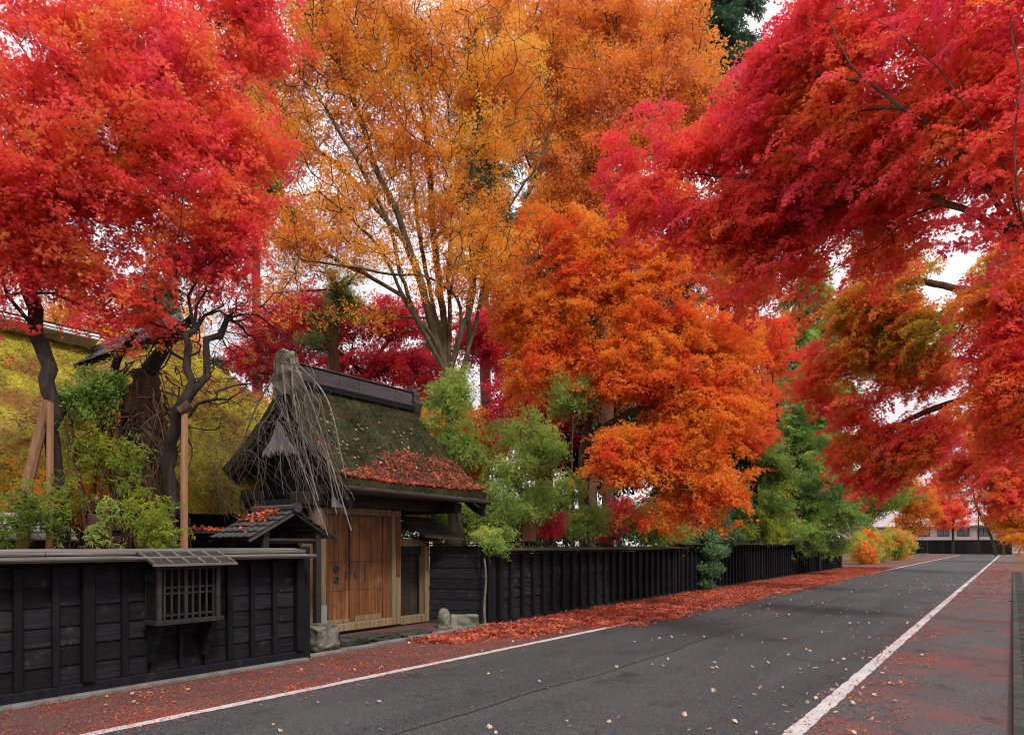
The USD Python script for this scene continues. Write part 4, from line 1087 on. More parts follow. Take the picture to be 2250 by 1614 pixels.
# ------------------------------------------------------------------ stones by the gate
def rock(c, rx, ry, h, seed, flat=0.55, sub=3, yaw=0.0, square=0.5):
    m = trimesh.creation.icosphere(sub)
    v = np.array(m.vertices)
    v = np.sign(v) * np.abs(v) ** square
    v += (np.stack([fbm(v * 1.7 + seed * 7, 3, seed + k) for k in range(3)], 1) - 0.5) * 0.55
    v[:, 2] = np.clip(v[:, 2], -1, flat + 0.12 * fbm(v * 2, 2, seed))
    v[:, 2] = (v[:, 2] - v[:, 2].min()) / (v[:, 2].max() - v[:, 2].min())
    x, y = v[:, 0] * rx, v[:, 1] * ry
    return np.stack([c[0] + x * math.cos(yaw) - y * math.sin(yaw), c[1] + x * math.sin(yaw) + y * math.cos(yaw), c[2] + v[:, 2] * h - 0.01], 1), np.array(m.faces)


c = G(702, 10.55)
st = obj("foundation_stone", rock(c, 0.26, 0.24, 0.42, 3, sub=4), M["stone"], smooth=50); tag(st, "big flat-topped mossy stone at the foot of the left gate post", "stone")
for px, d, rx, ry, h, sd, lab in ((765, 11.2, 0.34, 0.2, 0.15, 5, "dark low step stone right of the mossy stone, below the doors"), (830, 11.75, 0.36, 0.22, 0.12, 6, "flat dark step stone in the middle of the gate threshold"),
                                  (905, 12.35, 0.34, 0.24, 0.09, 7, "thin dark slab in front of the side door"), (728, 10.75, 0.12, 0.1, 0.36, 8, "knobbly upright stone leaning on the flat-topped mossy stone"),
                                  (1012, 13.3, 0.22, 0.1, 0.07, 9, "low pale stone sunk in the leaves below the squared block")):
    c = G(px, d)
    tag(obj("step_stone", rock(c, rx, ry, h, sd, yaw=1.2), M["dark_stone"] if sd != 9 else M["stone"], smooth=50), lab, "stone", "stones lying before the gate")
c = G(975, 13.45)
prof = np.array([[0.001, 0], [0.135, 0], [0.13, 0.2], [0.115, 0.3], [0.085, 0.36], [0.04, 0.39], [0.001, 0.395]])
rv = trimesh.creation.revolve(prof, sections=20)
v = np.array(rv.vertices) * [0.95, 0.95, 1] + c; v += (fbm(v * 9, 3, 2)[:, None] - 0.5) * 0.02
tag(obj("stone_bollard", (v, np.array(rv.faces)), M["stone"], smooth=40), "short round-headed stone bollard before the black return wall", "bollard")
c = G(1020, 13.6)
b0 = box(-0.28, 0.28, -0.14, 0.14, 0, 0.25, 0.02); bm = trimesh.Trimesh(*b0).subdivide().subdivide()
v = np.array(bm.vertices); v += (np.stack([fbm(v * 8, 3, k) for k in range(3)], 1) - 0.5) * 0.03; a_ = TURN + 0.15
v = np.stack([v[:, 0] * math.cos(a_) - v[:, 1] * math.sin(a_), v[:, 0] * math.sin(a_) + v[:, 1] * math.cos(a_), v[:, 2]], 1) + c
tag(obj("stone_block", (v, np.array(bm.faces)), M["stone"], smooth=30), "squared grey stone block lying beside the round-headed bollard", "stone block")
kb = thing("kerb", "narrow concrete kerb line in front of the gate between the two fences", "kerb", (-8.4, 8.5, 0))
for k in range(6):
    a, b = 6.15 + k * 0.8, 6.15 + (k + 1) * 0.8 - 0.01
    obj("kerb_stone", box(-8.2 - 0.07 * k - 0.12, -8.2 - 0.07 * k, a, b, 0, 0.045, 0.008), M["concrete"], kb)

# small board on a stick behind the fence
c = G(1163, 15.9)
sb = thing("notice_board", "small rust brown round-topped board on a stick among the green shrubs behind the fence", "board", c)
obj("stick", tube(np.array([c, c + UPV * 1.75]), 0.02, 6), M["bark_brown"], sb)
bd = [(-0.15, 0), (0.15, 0), (0.15, 0.4), (0.11, 0.47), (0.0, 0.5), (-0.11, 0.47), (-0.15, 0.4)]
obj("panel", extrude(bd, 0.03, lambda a, h, z: tuple(c + RGT * a - FWD * (0.022 + h) + UPV * (1.72 + z))), M["rust_board"], sb)

# ------------------------------------------------------------------ far end of the road
fb = thing("far_house", "pale low building with a long roof beyond the end fence", "building", (-14, 165, 0))
obj("wall", box(-30, 2, 160, 172, 0, 5.2), M["plaster"], fb)
for k in range(9):
    for z in (0.7, 3.2):
        w = obj("window", box(-28.6 + k * 3.3, -26.6 + k * 3.3, 159.9, 159.98, z, z + 1.6), M["dark_wood"], fb)
        obj("pane", box(-28.5 + k * 3.3, -27.65 + k * 3.3, 159.86, 159.895, z + 0.1, z + 1.5), M["far_glass"], w)
        obj("pane", box(-27.55 + k * 3.3, -26.7 + k * 3.3, 159.86, 159.895, z + 0.1, z + 1.5), M["far_glass"], w)
q = np.array([[-31, 158.5, 5.2], [3, 158.5, 5.2], [3, 173.5, 5.2], [-31, 173.5, 5.2], [-27, 166, 9.4], [-1, 166, 9.4]])
obj("roof", trimesh.convex.convex_hull(q), M["far_roof"], fb)
fb2 = thing("far_house", "taller pale block behind the low building at the road's end", "building", (-12, 215, 0))
obj("wall", box(-25, -9, 210, 222, 0, 15), M["plaster"], fb2)
for k in range(4):
    for z in range(4):
        w = obj("window", box(-23.8 + k * 3.8, -21.2 + k * 3.8, 209.9, 209.98, 2 + z * 3.3, 3.7 + z * 3.3), M["far_glass"], fb2)
obj("roof", box(-25.6, -8.4, 209.4, 222.6, 15, 15.5, 0.05), M["far_roof"], fb2)
c = G(2150, 105)
up_ = thing("utility_pole", "slim dark utility pole before the pale buildings at the road's end", "pole", c)
obj("shaft", tube(np.array([c, c + UPV * 6.5]), [0.12, 0.08], 8), M["bark_dark"], up_)
obj("lamp_head", tube(np.array([c + UPV * 6.45, c + UPV * 6.62, c + UPV * 6.8]), [0.1, 0.2, 0.1], 8), M["iron"], up_)
for z in (4.6, 5.6):
    obj("crossarm", tube(np.array([c + UPV * z - RGT * 0.7, c + UPV * z + RGT * 0.7]), 0.05, 4), M["bark_dark"], up_)


# ------------------------------------------------------------------ trees on the left
GA = lambda px, d: tuple(G(px, d))
L = lambda *pts: np.array([S(*p) if len(p) == 3 else p[0] for p in pts])


def line(*pts):
    return np.array([G(p[0], p[2]) if p[1] is None else S(*p) for p in pts])


def limb(*pts):
    """Points (px, py, d); py None puts the point on the ground."""
    return list(pts)


tree("maple_tree", "big red maple filling the upper left, its crooked dark trunk held by pale props", "tree", [
    limb((121, None, 9.4), (121, 1040, 9.4), (118, 880, 9.4), (100, 800, 9.4), (74, 735, 9.35), (72, 650, 9.4), (60, 560, 9.4)),
    limb((60, 560, 9.4), (22, 520, 9.2), (6, 420, 9.1), (20, 300, 9.3), (40, 160, 9.5)),
    limb((60, 560, 9.4), (85, 490, 9.5), (150, 420, 9.7), (250, 370, 9.9), (370, 345, 10.1), (500, 330, 10.3)),
    limb((85, 490, 9.5), (60, 330, 9.3), (70, 200, 9.4), (170, 60, 9.8), (260, -60, 10)),
    limb((74, 735, 9.35), (30, 640, 9.0), (-60, 540, 8.8)),
    limb((50, 95, 8.6), (100, 150, 8.6), (160, 180, 8.7), (200, 224, 8.8)) if False else limb((150, 420, 9.7), (200, 300, 9.3), (170, 190, 8.8), (60, 90, 8.5)),
    limb((250, 370, 9.9), (380, 480, 9.8), (500, 560, 9.9)),
    limb((250, 370, 9.9), (350, 200, 10.3), (470, 60, 10.6), (590, 20, 10.9)),
], [(150, 230, 9.2, 210, 230, 1.7), (80, 420, 9.0, 130, 150, 1.2), (330, 130, 10.0, 190, 170, 1.7), (390, 350, 9.9, 180, 190, 1.7), (540, 340, 10.4, 85, 85, 1.1), (500, 60, 10.8, 120, 90, 1.2), (585, 50, 11, 65, 70, .9),
    (510, 505, 10.1, 85, 75, 1.1), (370, 535, 9.8, 190, 75, 1.3), (210, 540, 9.4, 150, 80, 1.3), (20, 570, 8.9, 60, 70, 1.0), (300, 615, 9.6, 120, 32, .9), (480, 250, 10.3, 60, 70, .9), (-80, 350, 8.8, 120, 250, 1.4), (610, 350, 10.4, 45, 40, .6), (480, 600, 9.9, 90, 30, .8)],
    1000, 0.1, "bark_dark", "red", "maple", 1, 0.08, (0.55, 1.1), 0.45, 0.0, 101, twigs=1, gaps=0.34, tip_r=0.003, crook=0.05)

pr = thing("prop_pole", "pale pole leaning up to the fork of the left maple's trunk", "prop", G(28, 9.1), group="wooden props under the old trees")
obj("shaft", tube(np.array([G(28, 9.1), S(60, 1060, 9.2), S(106, 880, 9.28)]), [0.085, 0.075, 0.06], 8), M["pole_wood"], pr, smooth=40)
pr = thing("prop_pole", "thin upright pale pole against the left maple's trunk", "prop", G(108, 9.15), group="wooden props under the old trees")
obj("shaft", tube(np.array([G(108, 9.15), S(110, 1060, 9.15), S(111, 885, 9.15)]), [0.05, 0.045, 0.04], 8), M["pole_wood"], pr, smooth=40)
pr = thing("prop_pole", "straight orange brown pole propping the bare crooked trunk beside the gate roof", "prop", G(405, 9.6), group="wooden props under the old trees")
obj("shaft", tube(np.array([G(405, 9.6), S(405, 1060, 9.6), S(406, 898, 9.62)]), [0.055, 0.05, 0.045], 8), M["pole_wood"], pr, smooth=40)
obj("binding", tube(np.array([S(396, 905, 9.6), S(418, 888, 9.62)]), 0.075, 8), M["bark_brown"], pr)

# old weeping cherry: crooked bare trunk, long limb over the gate, dry hanging twigs on the gable
SY = lambda px, py, Y: S(px, py, Y / (FWD[1] + (px - 1125) / 1500 * RGT[1]))
ch = tree("weeping_cherry", "nearly bare weeping cherry with burled dark trunk, trailing dry grey twigs over the gate's gable", "tree", [
    limb((384, None, 10.1), (374, 1080, 10.0), (380, 970, 9.95), (398, 905, 9.8), (424, 885, 9.72), (414, 800, 9.75), (424, 700, 9.8), (416, 600, 9.85), (421, 505, 9.9)),
    limb((424, 700, 9.8), (450, 640, 9.8), (464, 525, 9.8)), limb((416, 600, 9.85), (440, 560, 9.8), (458, 520, 9.7)),
    limb((424, 885, 9.72), (440, 850, 9.7), (455, 780, 9.9), (520, 680, 10.4)),
    limb((424, 700, 9.8), (480, 690, 10.3), (560, 690, 11.0), (625, 740, 11.4), (650, 800, 11.5)),
    limb((424, 700, 9.8), (380, 730, 9.9), (330, 770, 10.0), (280, 790, 10.1)),
], [(470, 860, 10.3, 90, 90, .8), (240, 920, 10.0, 90, 80, .6), (500, 690, 10.5, 130, 60, 1.0), (560, 780, 11.0, 90, 80, .6), (330, 720, 10, 80, 60, .8), (470, 620, 10.2, 70, 60, .8)], 420, 0.1, "bark_dark", "gold", "puff_sparse", 1, 0.2, (0.3, 0.5), 0.6, 0, 103, bare=0.9, twigs=3, gaps=0.2, crook=0.055)
gt = np.random.default_rng(55)
tubes = []
for k in range(105):
    kind = gt.uniform()
    if kind < 0.5:      # the dense fall over the front bargeboard
        x0_, y0_ = gt.uniform(590, 690), gt.uniform(790, 930)
        x1_, y1_ = 722 + 42 * gt.normal(), gt.uniform(960, 1185)
        x1_ = min(x1_, 790 - (1185 - y1_) * 0.12)
    elif kind < 0.72:    # across the dark gable
        x0_, y0_ = gt.uniform(520, 640), gt.uniform(860, 960)
        x1_, y1_ = x0_ + gt.normal(10, 50), gt.uniform(1000, 1150)
    else:                # low tangle on the left
        x0_, y0_ = gt.uniform(430, 560), gt.uniform(930, 1060)
        x1_, y1_ = x0_ + gt.normal(20, 70), gt.uniform(1080, 1180)
    Y = gt.uniform(7.05, 7.45)
    xm, ym = (x0_ + x1_) / 2 + gt.normal(-12, 22), (y0_ + y1_) / 2 + gt.normal(-25, 20)
    Ya = 7.5 + gt.uniform(-0.1, 0.25) if y0_ < 880 else 7.35
    pts = spline(np.array([SY(x0_, y0_, Ya), SY(x0_ * .6 + xm * .4 + gt.normal(0, 10), y0_ * .6 + ym * .4, (Ya + Y) / 2), SY(xm, ym, Y), SY(x1_, y1_, Y - 0.08)]), 0.22)
    pts[1:-1] += gt.normal(0, 0.018, pts[1:-1].shape)
    r0_ = 0.0035 + 0.008 * gt.uniform() ** 2.5
    tubes.append(tube(pts, [r0_, r0_ * 0.35], 4, cap=False))
    for _ in range(gt.integers(1, 4)):
        i = gt.integers(1, max(2, len(pts) - 1)); q0 = pts[i]
        q1 = q0 + np.array([gt.normal(0, 0.12), gt.normal(0, 0.05) - 0.03, -gt.uniform(0.1, 0.4)]); qm = (q0 + q1) / 2 + gt.normal(0, 0.04, 3)
        tubes.append(tube(np.array([q0, qm, q1]), [r0_ * 0.5, 0.002], 3, cap=False))
for x0_, y0_, x1_, y1_, x2_, y2_ in ((645, 795, 690, 900, 772, 1165), (640, 800, 700, 930, 740, 1130), (655, 800, 720, 880, 760, 1050), (600, 830, 560, 900, 520, 1010), (640, 790, 650, 900, 700, 1100), (620, 800, 640, 950, 720, 1175)):
    tubes.append(tube(spline(np.array([SY(x0_, y0_, 7.6), SY(x1_, y1_, 7.3), SY(x2_, y2_, 7.1)]), 0.2), [0.02, 0.009], 5))
obj("hanging_twigs", join(tubes), M["twig_grey"], ch, smooth=True, label="dry grey twigs hanging down over the gable")

# hollow vine-wrapped trunk
vt = thing("old_trunk", "thick broken old trunk wrapped in brown vines behind the near fence", "tree trunk", G(318, 10.4))
tr = spline(line((322, None, 10.4), (304, 1080, 10.4), (326, 985, 10.4), (308, 900, 10.4), (322, 850, 10.4), (316, 812, 10.4)), 0.12)
v, f = tube(tr, [0.27, 0.23, 0.19, 0.21, 0.25, 0.12], 18)
v = v + (np.stack([fbm(v * [3, 3, 1.6], 4, k) for k in range(3)], 1) - 0.5) * [0.5, 0.5, 0.2] + (np.stack([fbm(v * 9, 3, k + 5) for k in range(3)], 1) - 0.5) * 0.16
obj("trunk", (v, f), M["bark_brown"], vt, smooth=50)
tubes = []
for k in range(230):
    a0, z0_ = gt.uniform(0, 6.28), gt.uniform(1.4, 4.4)
    n_ = 9; tt = np.linspace(0, 1, n_)
    hang = gt.uniform(0.6, 2.4); rr = 0.26 + 0.45 * np.sin(tt * np.pi) * gt.uniform(0, 1)
    aa = a0 + gt.normal(0, 1.2) * tt
    c0 = G(318, 10.4)
    pts = np.stack([c0[0] + rr * np.cos(aa), c0[1] + rr * np.sin(aa), np.maximum(z0_ - hang * tt + 0.25 * np.sin(tt * np.pi), 0.02)], 1) + gt.normal(0, 0.02, (n_, 3))
    tubes.append(tube(spline(pts, 0.15), [gt.uniform(0.006, 0.016), 0.005], 4, cap=False))
obj("vines", join(tubes), M["bark_brown"], vt, smooth=True, kind="stuff")
obj("limb", tube(spline(line((325, 815, 10.4), (350, 780, 10.4), (385, 735, 10.3), (420, 700, 10.0)), 0.15), [0.12, 0.08, 0.05], 8), M["bark_dark"], vt, smooth=True)
obj("limb", tube(spline(line((262, 850, 10.1), (252, 810, 10.1), (272, 765, 10.1), (300, 730, 10.1)), 0.15), [0.07, 0.05, 0.03], 8), M["bark_dark"], vt, smooth=True)

# shrubs behind the near fence
shrub("garden_shrub", "bright green leafy tuft at the fork of the left maple's trunk", [(200, 865, 9.7, 55, 32, .4), (245, 850, 9.7, 25, 25, .3), (165, 880, 9.5, 30, 25, .3)], 90, "green", "round", 201, base=G(190, 9.8), r0=0.04)
shrub("garden_shrub", "yellow green shrub between the left maple's trunk and the vine-wrapped trunk", [(180, 970, 9.8, 60, 65, .4), (215, 1010, 9.7, 45, 40, .4), (160, 910, 9.8, 30, 40, .3), (270, 1000, 9.6, 40, 40, .3)], 120, "lime", "lance", 202, r0=0.04)
shrub("garden_shrub", "orange tinged shrub low at the far left above the near fence", [(60, 1110, 8.9, 55, 40, .4), (120, 1130, 8.9, 40, 45, .3), (20, 1160, 8.8, 40, 40, .3), (150, 1075, 9.2, 30, 30, .3)], 120, "olive", "lance", 203, r0=0.035)
shrub("garden_shrub", "green bamboo-like shrub just left of the orange brown prop pole", [(335, 1140, 9.0, 45, 60, .35), (300, 1080, 9.2, 35, 40, .3), (360, 1180, 8.9, 40, 30, .3), (290, 1010, 9.4, 35, 40, .3)], 110, "lime", "lance", 204, r0=0.035)
shrub("garden_shrub", "small light green tuft right of the timber frame", [(245, 1120, 9.0, 28, 22, .2), (225, 1180, 9.0, 40, 20, .2)], 26, "green", "lance", 205, r0=0.02)
shrub("garden_shrub", "mixed red and olive bush under the yellow maple at the house eave", [(150, 1090, 11.5, 90, 35, .6), (250, 960, 11.5, 50, 60, .5), (40, 1080, 11.5, 70, 40, .6)], 150, "rust", "round", 206)
shrub("garden_shrub", "rusty leaved bush low between the leaning prop and the vine-wrapped trunk", [(150, 1085, 10.3, 70, 30, .4), (60, 1060, 10.4, 60, 30, .4), (220, 1050, 10.2, 40, 30, .3), (20, 1130, 10, 40, 30, .3)], 70, "rust", "airy", 207, base=G(140, 10.4), scale=(0.5, 0.9), r0=0.03)
tree("maple_tree", "small golden maple low on the left behind the thatched ridge", "tree", [limb((170, None, 25), (165, 900, 25), (170, 760, 25)), limb((165, 900, 25), (120, 740, 25)), limb((165, 900, 25), (230, 730, 25))],
     [(165, 690, 25, 95, 60, 1.6), (110, 740, 25, 50, 30, 1.2), (230, 745, 25, 40, 40, 1.0)], 150, 0.1, "bark_brown", "yellow", "puff", 1, 0.2, (1.0, 1.6), 0.5, 0, 110, gaps=0.3)
tree("maple_tree", "orange maple showing between the two ridges of the thatched house", "tree", [limb((230, None, 23), (235, 900, 23), (240, 820, 23)), limb((235, 900, 23), (180, 800, 23))],
     [(200, 815, 21.5, 70, 30, 1.2), (250, 740, 23, 40, 40, 1.0), (420, 740, 23, 30, 40, 1)], 110, 0.1, "bark_brown", "gold", "puff", 1, 0.2, (1.0, 1.5), 0.5, 0, 111, gaps=0.3)

# ------------------------------------------------------------------ middle
tree("maple_tree", "tall open golden tree with many upright olive stems behind the gate", "tree", [
    limb((1000, None, 17), (992, 900, 17), (985, 830, 17)),
    limb((985, 830, 17), (940, 745, 16.8), (885, 650, 16.5), (845, 565, 16.3), (790, 495, 16), (700, 420, 15.7)),
    limb((985, 830, 17), (945, 700, 17), (925, 620, 17), (895, 540, 17), (875, 470, 17), (825, 370, 17), (785, 240, 17), (715, 70, 17)),
    limb((985, 830, 17), (975, 700, 17.4), (963, 600, 17.5), (950, 480, 17.6), (938, 300, 17.8), (900, 90, 18)),
    limb((985, 830, 17), (1012, 730, 16.8), (1003, 655, 16.6), (930, 605, 16.3), (862, 603, 16), (780, 588, 15.8), (640, 568, 15.4)),
    limb((1000, 870, 17), (1048, 700, 17), (1062, 620, 17.2), (1082, 520, 17.4), (1140, 420, 17.6), (1190, 345, 17.8), (1228, 200, 18)),
    limb((1012, 730, 16.8), (1040, 640, 17), (1030, 450, 17.2), (1052, 250, 17.4), (1040, 50, 17.6)),
    limb((885, 650, 16.5), (800, 600, 16.5), (720, 560, 16.4), (640, 480, 16.3)),
    limb((895, 540, 17), (760, 380, 17), (660, 300, 17), (590, 180, 17)),
    limb((945, 700, 17), (840, 690, 17), (740, 640, 17), (660, 640, 17)),
    limb((938, 300, 17.8), (840, 160, 17.8), (800, 30, 17.8)),
    limb((985, 830, 17), (962, 760, 16.9), (915, 690, 16.7), (880, 600, 16.6), (850, 480, 16.5), (770, 330, 16.4), (690, 200, 16.4)),
    limb((985, 830, 17), (968, 740, 17.2), (945, 640, 17.4), (920, 500, 17.6), (900, 350, 17.8), (860, 180, 18)),
    limb((985, 830, 17), (990, 700, 17.2), (985, 600, 17.2), (995, 450, 17.3), (985, 250, 17.5)),
    limb((1000, 870, 17), (1030, 760, 17.2), (1030, 660, 17.3), (1060, 520, 17.5), (1080, 380, 17.7), (1110, 200, 17.9)),
], [(700, 60, 17, 120, 100, 1.6), (600, 200, 17, 90, 90, 1.5), (650, 330, 16.6, 100, 80, 1.4), (770, 180, 17, 130, 110, 1.8), (870, 60, 18, 140, 110, 1.8), (980, 160, 17.8, 110, 120, 1.6), (1060, 320, 17.4, 100, 110, 1.5), (880, 340, 17.4, 130, 100, 1.7),
    (990, 470, 17.2, 110, 90, 1.5), (1080, 560, 17, 80, 100, 1.3), (760, 460, 16.4, 110, 70, 1.3, .9), (660, 520, 15.8, 110, 70, 1.2, .8), (800, 620, 16.4, 150, 70, 1.2, .9), (640, 620, 16, 80, 60, 1.1, .5), (1010, 610, 16.8, 80, 60, 1.0, .7), (1120, 200, 18, 80, 140, 1.3), (560, 330, 16, 50, 70, 1.0, .5)],
    3300, 0.17, "bark_olive", "gold", "puff_sparse", 1, 0.12, (0.7, 1.35), 0.6, 0, 121, tip_r=0.006, path_cost=0.08, bare=0.1, twigs=2, twig_reach=0.7, gaps=0.33)

tree("maple_tree", "broad orange maple with layered skirts hanging over the black fence", "tree", [
    limb((1288, None, 17.3), (1283, 1080, 17.3), (1288, 960, 17.3), (1306, 860, 17.3), (1308, 760, 17.2)),
    limb((1308, 760, 17.2), (1290, 650, 17), (1320, 540, 17), (1360, 480, 17)),
    limb((1306, 860, 17.3), (1400, 760, 17), (1480, 660, 17), (1570, 590, 17), (1640, 560, 17)),
    limb((1288, 960, 17.3), (1400, 900, 16.5), (1520, 890, 16), (1640, 930, 15.8)),
    limb((1308, 760, 17.2), (1230, 720, 17), (1150, 700, 17), (1100, 720, 17)),
    limb((1288, 960, 17.3), (1360, 1000, 16.2), (1450, 1060, 15.6), (1560, 1090, 15.4)),
    limb((1400, 760, 17), (1440, 650, 16.8), (1490, 530, 16.8)),
    limb((1290, 650, 17), (1220, 580, 17), (1150, 560, 17)),
    limb((1400, 900, 16.5), (1500, 800, 16.6), (1620, 760, 16.8), (1700, 740, 17)),
], [(1330, 520, 17, 150, 55, 1.6), (1480, 540, 17, 120, 60, 1.5), (1180, 560, 17.3, 100, 75, 1.4), (1240, 650, 17, 150, 65, 1.6), (1300, 790, 17, 80, 50, 1.2), (1440, 640, 16.8, 150, 60, 1.6), (1400, 730, 16.6, 190, 60, 1.8), (1560, 690, 17, 110, 80, 1.5, .6), (1190, 780, 17, 100, 75, 1.4), (1160, 680, 17.4, 70, 50, 1.1),
    (1500, 820, 16.4, 180, 65, 1.7), (1610, 820, 16.6, 80, 80, 1.3, .5), (1390, 860, 16.3, 130, 50, 1.4), (1340, 930, 15.8, 80, 40, 1.0), (1370, 1010, 15.6, 80, 35, .9), (1400, 960, 15.8, 90, 40, 1.0), (1480, 920, 16, 170, 60, 1.6), (1590, 950, 16, 80, 70, 1.2, .5), (1500, 1010, 15.7, 150, 50, 1.4), (1450, 1080, 15.9, 110, 32, 1.0), (1570, 1085, 15.4, 60, 40, .9), (1150, 680, 17.2, 70, 60, 1.1)],
    1800, 0.16, "bark_brown", "orange", "maple_big", 1, 0.12, (0.6, 1.3), 0.42, 0.0, 122, far=1.1, gaps=0.37, twigs=1, hang=0.25)

tree("maple_tree", "orange red maple just beyond the layered orange one, over the long slatted fence", "tree", [
    limb((1660, None, 23), (1655, 1000, 23), (1650, 860, 23)), limb((1650, 860, 23), (1700, 760, 22.5), (1760, 720, 22)), limb((1650, 860, 23), (1600, 740, 23), (1580, 640, 23)), limb((1655, 1000, 23), (1700, 930, 22), (1750, 900, 21))],
    [(1620, 620, 22.5, 90, 60, 1.8), (1640, 710, 22.5, 95, 60, 1.8), (1670, 790, 22, 80, 50, 1.5), (1620, 870, 22, 85, 60, 1.6), (1655, 880, 21.5, 55, 70, 1.2), (1600, 960, 20.5, 90, 60, 1.4), (1580, 860, 20, 80, 50, 1.2), (1640, 700, 20, 90, 60, 1.4)],
    1000, 0.17, "bark_dark", "orange_red", "maple_big", 1, 0.15, (0.8, 1.6), 0.4, 0.0, 123, far=1.34, gaps=0.42, hang=0.25)

tree("maple_tree", "very tall tawny tree behind, reaching the top of the frame at centre right", "tree", [
    limb((1335, None, 27), (1335, 800, 27), (1332, 560, 27), (1330, 440, 27)),
    limb((1330, 440, 27), (1290, 330, 27), (1230, 230, 27), (1200, 60, 27)), limb((1330, 440, 27), (1340, 300, 27), (1350, 120, 27), (1340, -60, 27)),
    limb((1330, 440, 27), (1400, 330, 27), (1480, 210, 27), (1540, 60, 27)), limb((1332, 560, 27), (1260, 500, 27), (1190, 420, 27), (1140, 300, 27)), limb((1400, 330, 27), (1500, 300, 27), (1580, 240, 27))],
    [(1090, 30, 27, 90, 90, 2.0, .7), (1330, 430, 27, 110, 60, 1.8), (1240, 430, 27, 80, 50, 1.6), (1220, 90, 27, 110, 130, 2.2), (1340, 40, 27, 130, 110, 2.4), (1450, 90, 27, 110, 110, 2.2), (1540, 220, 26.5, 75, 70, 1.8), (1420, 220, 26.5, 120, 100, 2.2), (1300, 230, 26.5, 120, 100, 2.2), (1220, 330, 26.5, 100, 90, 2), (1380, 350, 26.3, 100, 60, 1.8), (1500, 320, 26.3, 80, 60, 1.6), (1180, 200, 27, 70, 120, 1.8)],
    2200, 0.24, "bark_brown", "tawny", "puff", 1, 0.2, (1.2, 2.1), 0.6, 0, 124, tip_r=0.008, gaps=0.36)

tree("maple_tree", "dark red maple glowing behind the ridge of the gate roof", "tree", [
    limb((820, None, 24), (815, 950, 24), (800, 820, 24)), limb((800, 820, 24), (720, 760, 24), (620, 740, 23.5)), limb((800, 820, 24), (860, 740, 24), (900, 680, 24)), limb((815, 950, 24), (700, 860, 23.5), (580, 820, 23.2))],
    [(600, 790, 23, 85, 75, 1.7), (650, 690, 23.5, 80, 55, 1.5), (780, 760, 24, 110, 70, 1.8), (870, 700, 24, 60, 50, 1.3), (900, 790, 24, 70, 50, 1.3), (540, 840, 22.8, 40, 40, 1.0), (1060, 720, 25, 60, 90, 1.5), (720, 720, 23.6, 60, 60, 1.3)],
    600, 0.16, "bark_dark", "maroon", "maple_big", 1, 0.2, (0.8, 1.5), 0.45, 0, 125, twigs=2, gaps=0.45)

pn = tree("pine_tree", "small pine with cloud-like green pads standing above the gate ridge", "tree", [
    limb((742, None, 19.5), (740, 900, 19.5), (732, 760, 19.5), (738, 680, 19.5), (745, 630, 19.5)), limb((732, 760, 19.5), (705, 720, 19.3)), limb((738, 680, 19.5), (770, 650, 19.5))],
    [(748, 640, 19.5, 45, 24, .6), (715, 705, 19.4, 38, 18, .5), (702, 762, 19.3, 24, 10, .35), (780, 670, 19.6, 25, 14, .4)], 40, 0.16, "bark_brown", "evergreen", "pine", 2, 0.1, (0.55, 0.8), 0.3, 0, 126, gaps=0, twigs=0, tip_r=0.036)

# tall conifers at the back
conifer("tall dark cedar showing at the top right between the tawny and the scarlet crowns", 1592, 36, -140, 240, 3.0, 301, r0=0.32, n=60)
conifer("slender green cedar behind the golden tree", 1065, 42, 40, 520, 2.8, 302, r0=0.35, n=60)
conifer("dark cedar seen through the gap left of the tawny trunk", 1205, 36, 300, 800, 2.8, 303, r0=0.3, n=55)
conifer("dark cedar seen right of the tawny trunk", 1300, 33, 330, 800, 2.6, 304, r0=0.3, n=50)
conifer("broad green cedar behind the orange red maple", 1775, 44, 560, 1130, 4.4, 305, leafm="evergreen", r0=0.35, n=95)
conifer("dark cedar top at the gap between the red and golden crowns", 565, 40, 20, 500, 2.2, 306, r0=0.3, n=45)
conifer("short green cedar behind the thatched ridge", 340, 30, 610, 900, 1.6, 307, r0=0.2, n=40)
conifer("cedar half hidden low behind the orange maple", 1480, 34, 520, 1150, 3.0, 308, r0=0.3, n=60)
conifer("distant cedar low behind the dark red maple", 960, 46, 700, 1150, 3.2, 309, r0=0.3, n=55)
conifer("distant cedar left of the gate's ridge ornament", 480, 44, 780, 1150, 3.0, 310, r0=0.3, n=50)
for k, (px, d, cy, rx, ry, mt, lab) in enumerate(((640, 40, 960, 110, 130, "rust", "distant rust coloured tree behind the left half of the gate roof"), (820, 42, 950, 120, 120, "maroon", "distant dark red tree low behind the gate roof"), (1000, 38, 980, 110, 150, "rust", "distant rusty tree behind the green shrubs by the gate"),
                                                 (1180, 36, 920, 110, 170, "maroon", "distant dark red tree behind the tall green shrubs"), (1340, 36, 980, 110, 170, "dark_green", "dark evergreen behind the trunk of the layered orange maple"), (1520, 38, 980, 120, 160, "dark_green", "dark evergreen behind the lower skirts of the orange maple"),
                                                 (1900, 66, 1080, 90, 110, "olive", "olive tree far along the left side past the long fence"))):
    tree("background_tree", lab, "tree", [limb((px, None, d), (px + 4, cy + 60, d), (px, cy, d))], [(px, cy, d, rx, ry, 2.6)], 330, 0.2, "bark_brown", mt, "far", 1, 0.3, (0.8, 1.6), 0.6, 0, 400 + k, gaps=0.3, group="distant trees behind the gate and fences")

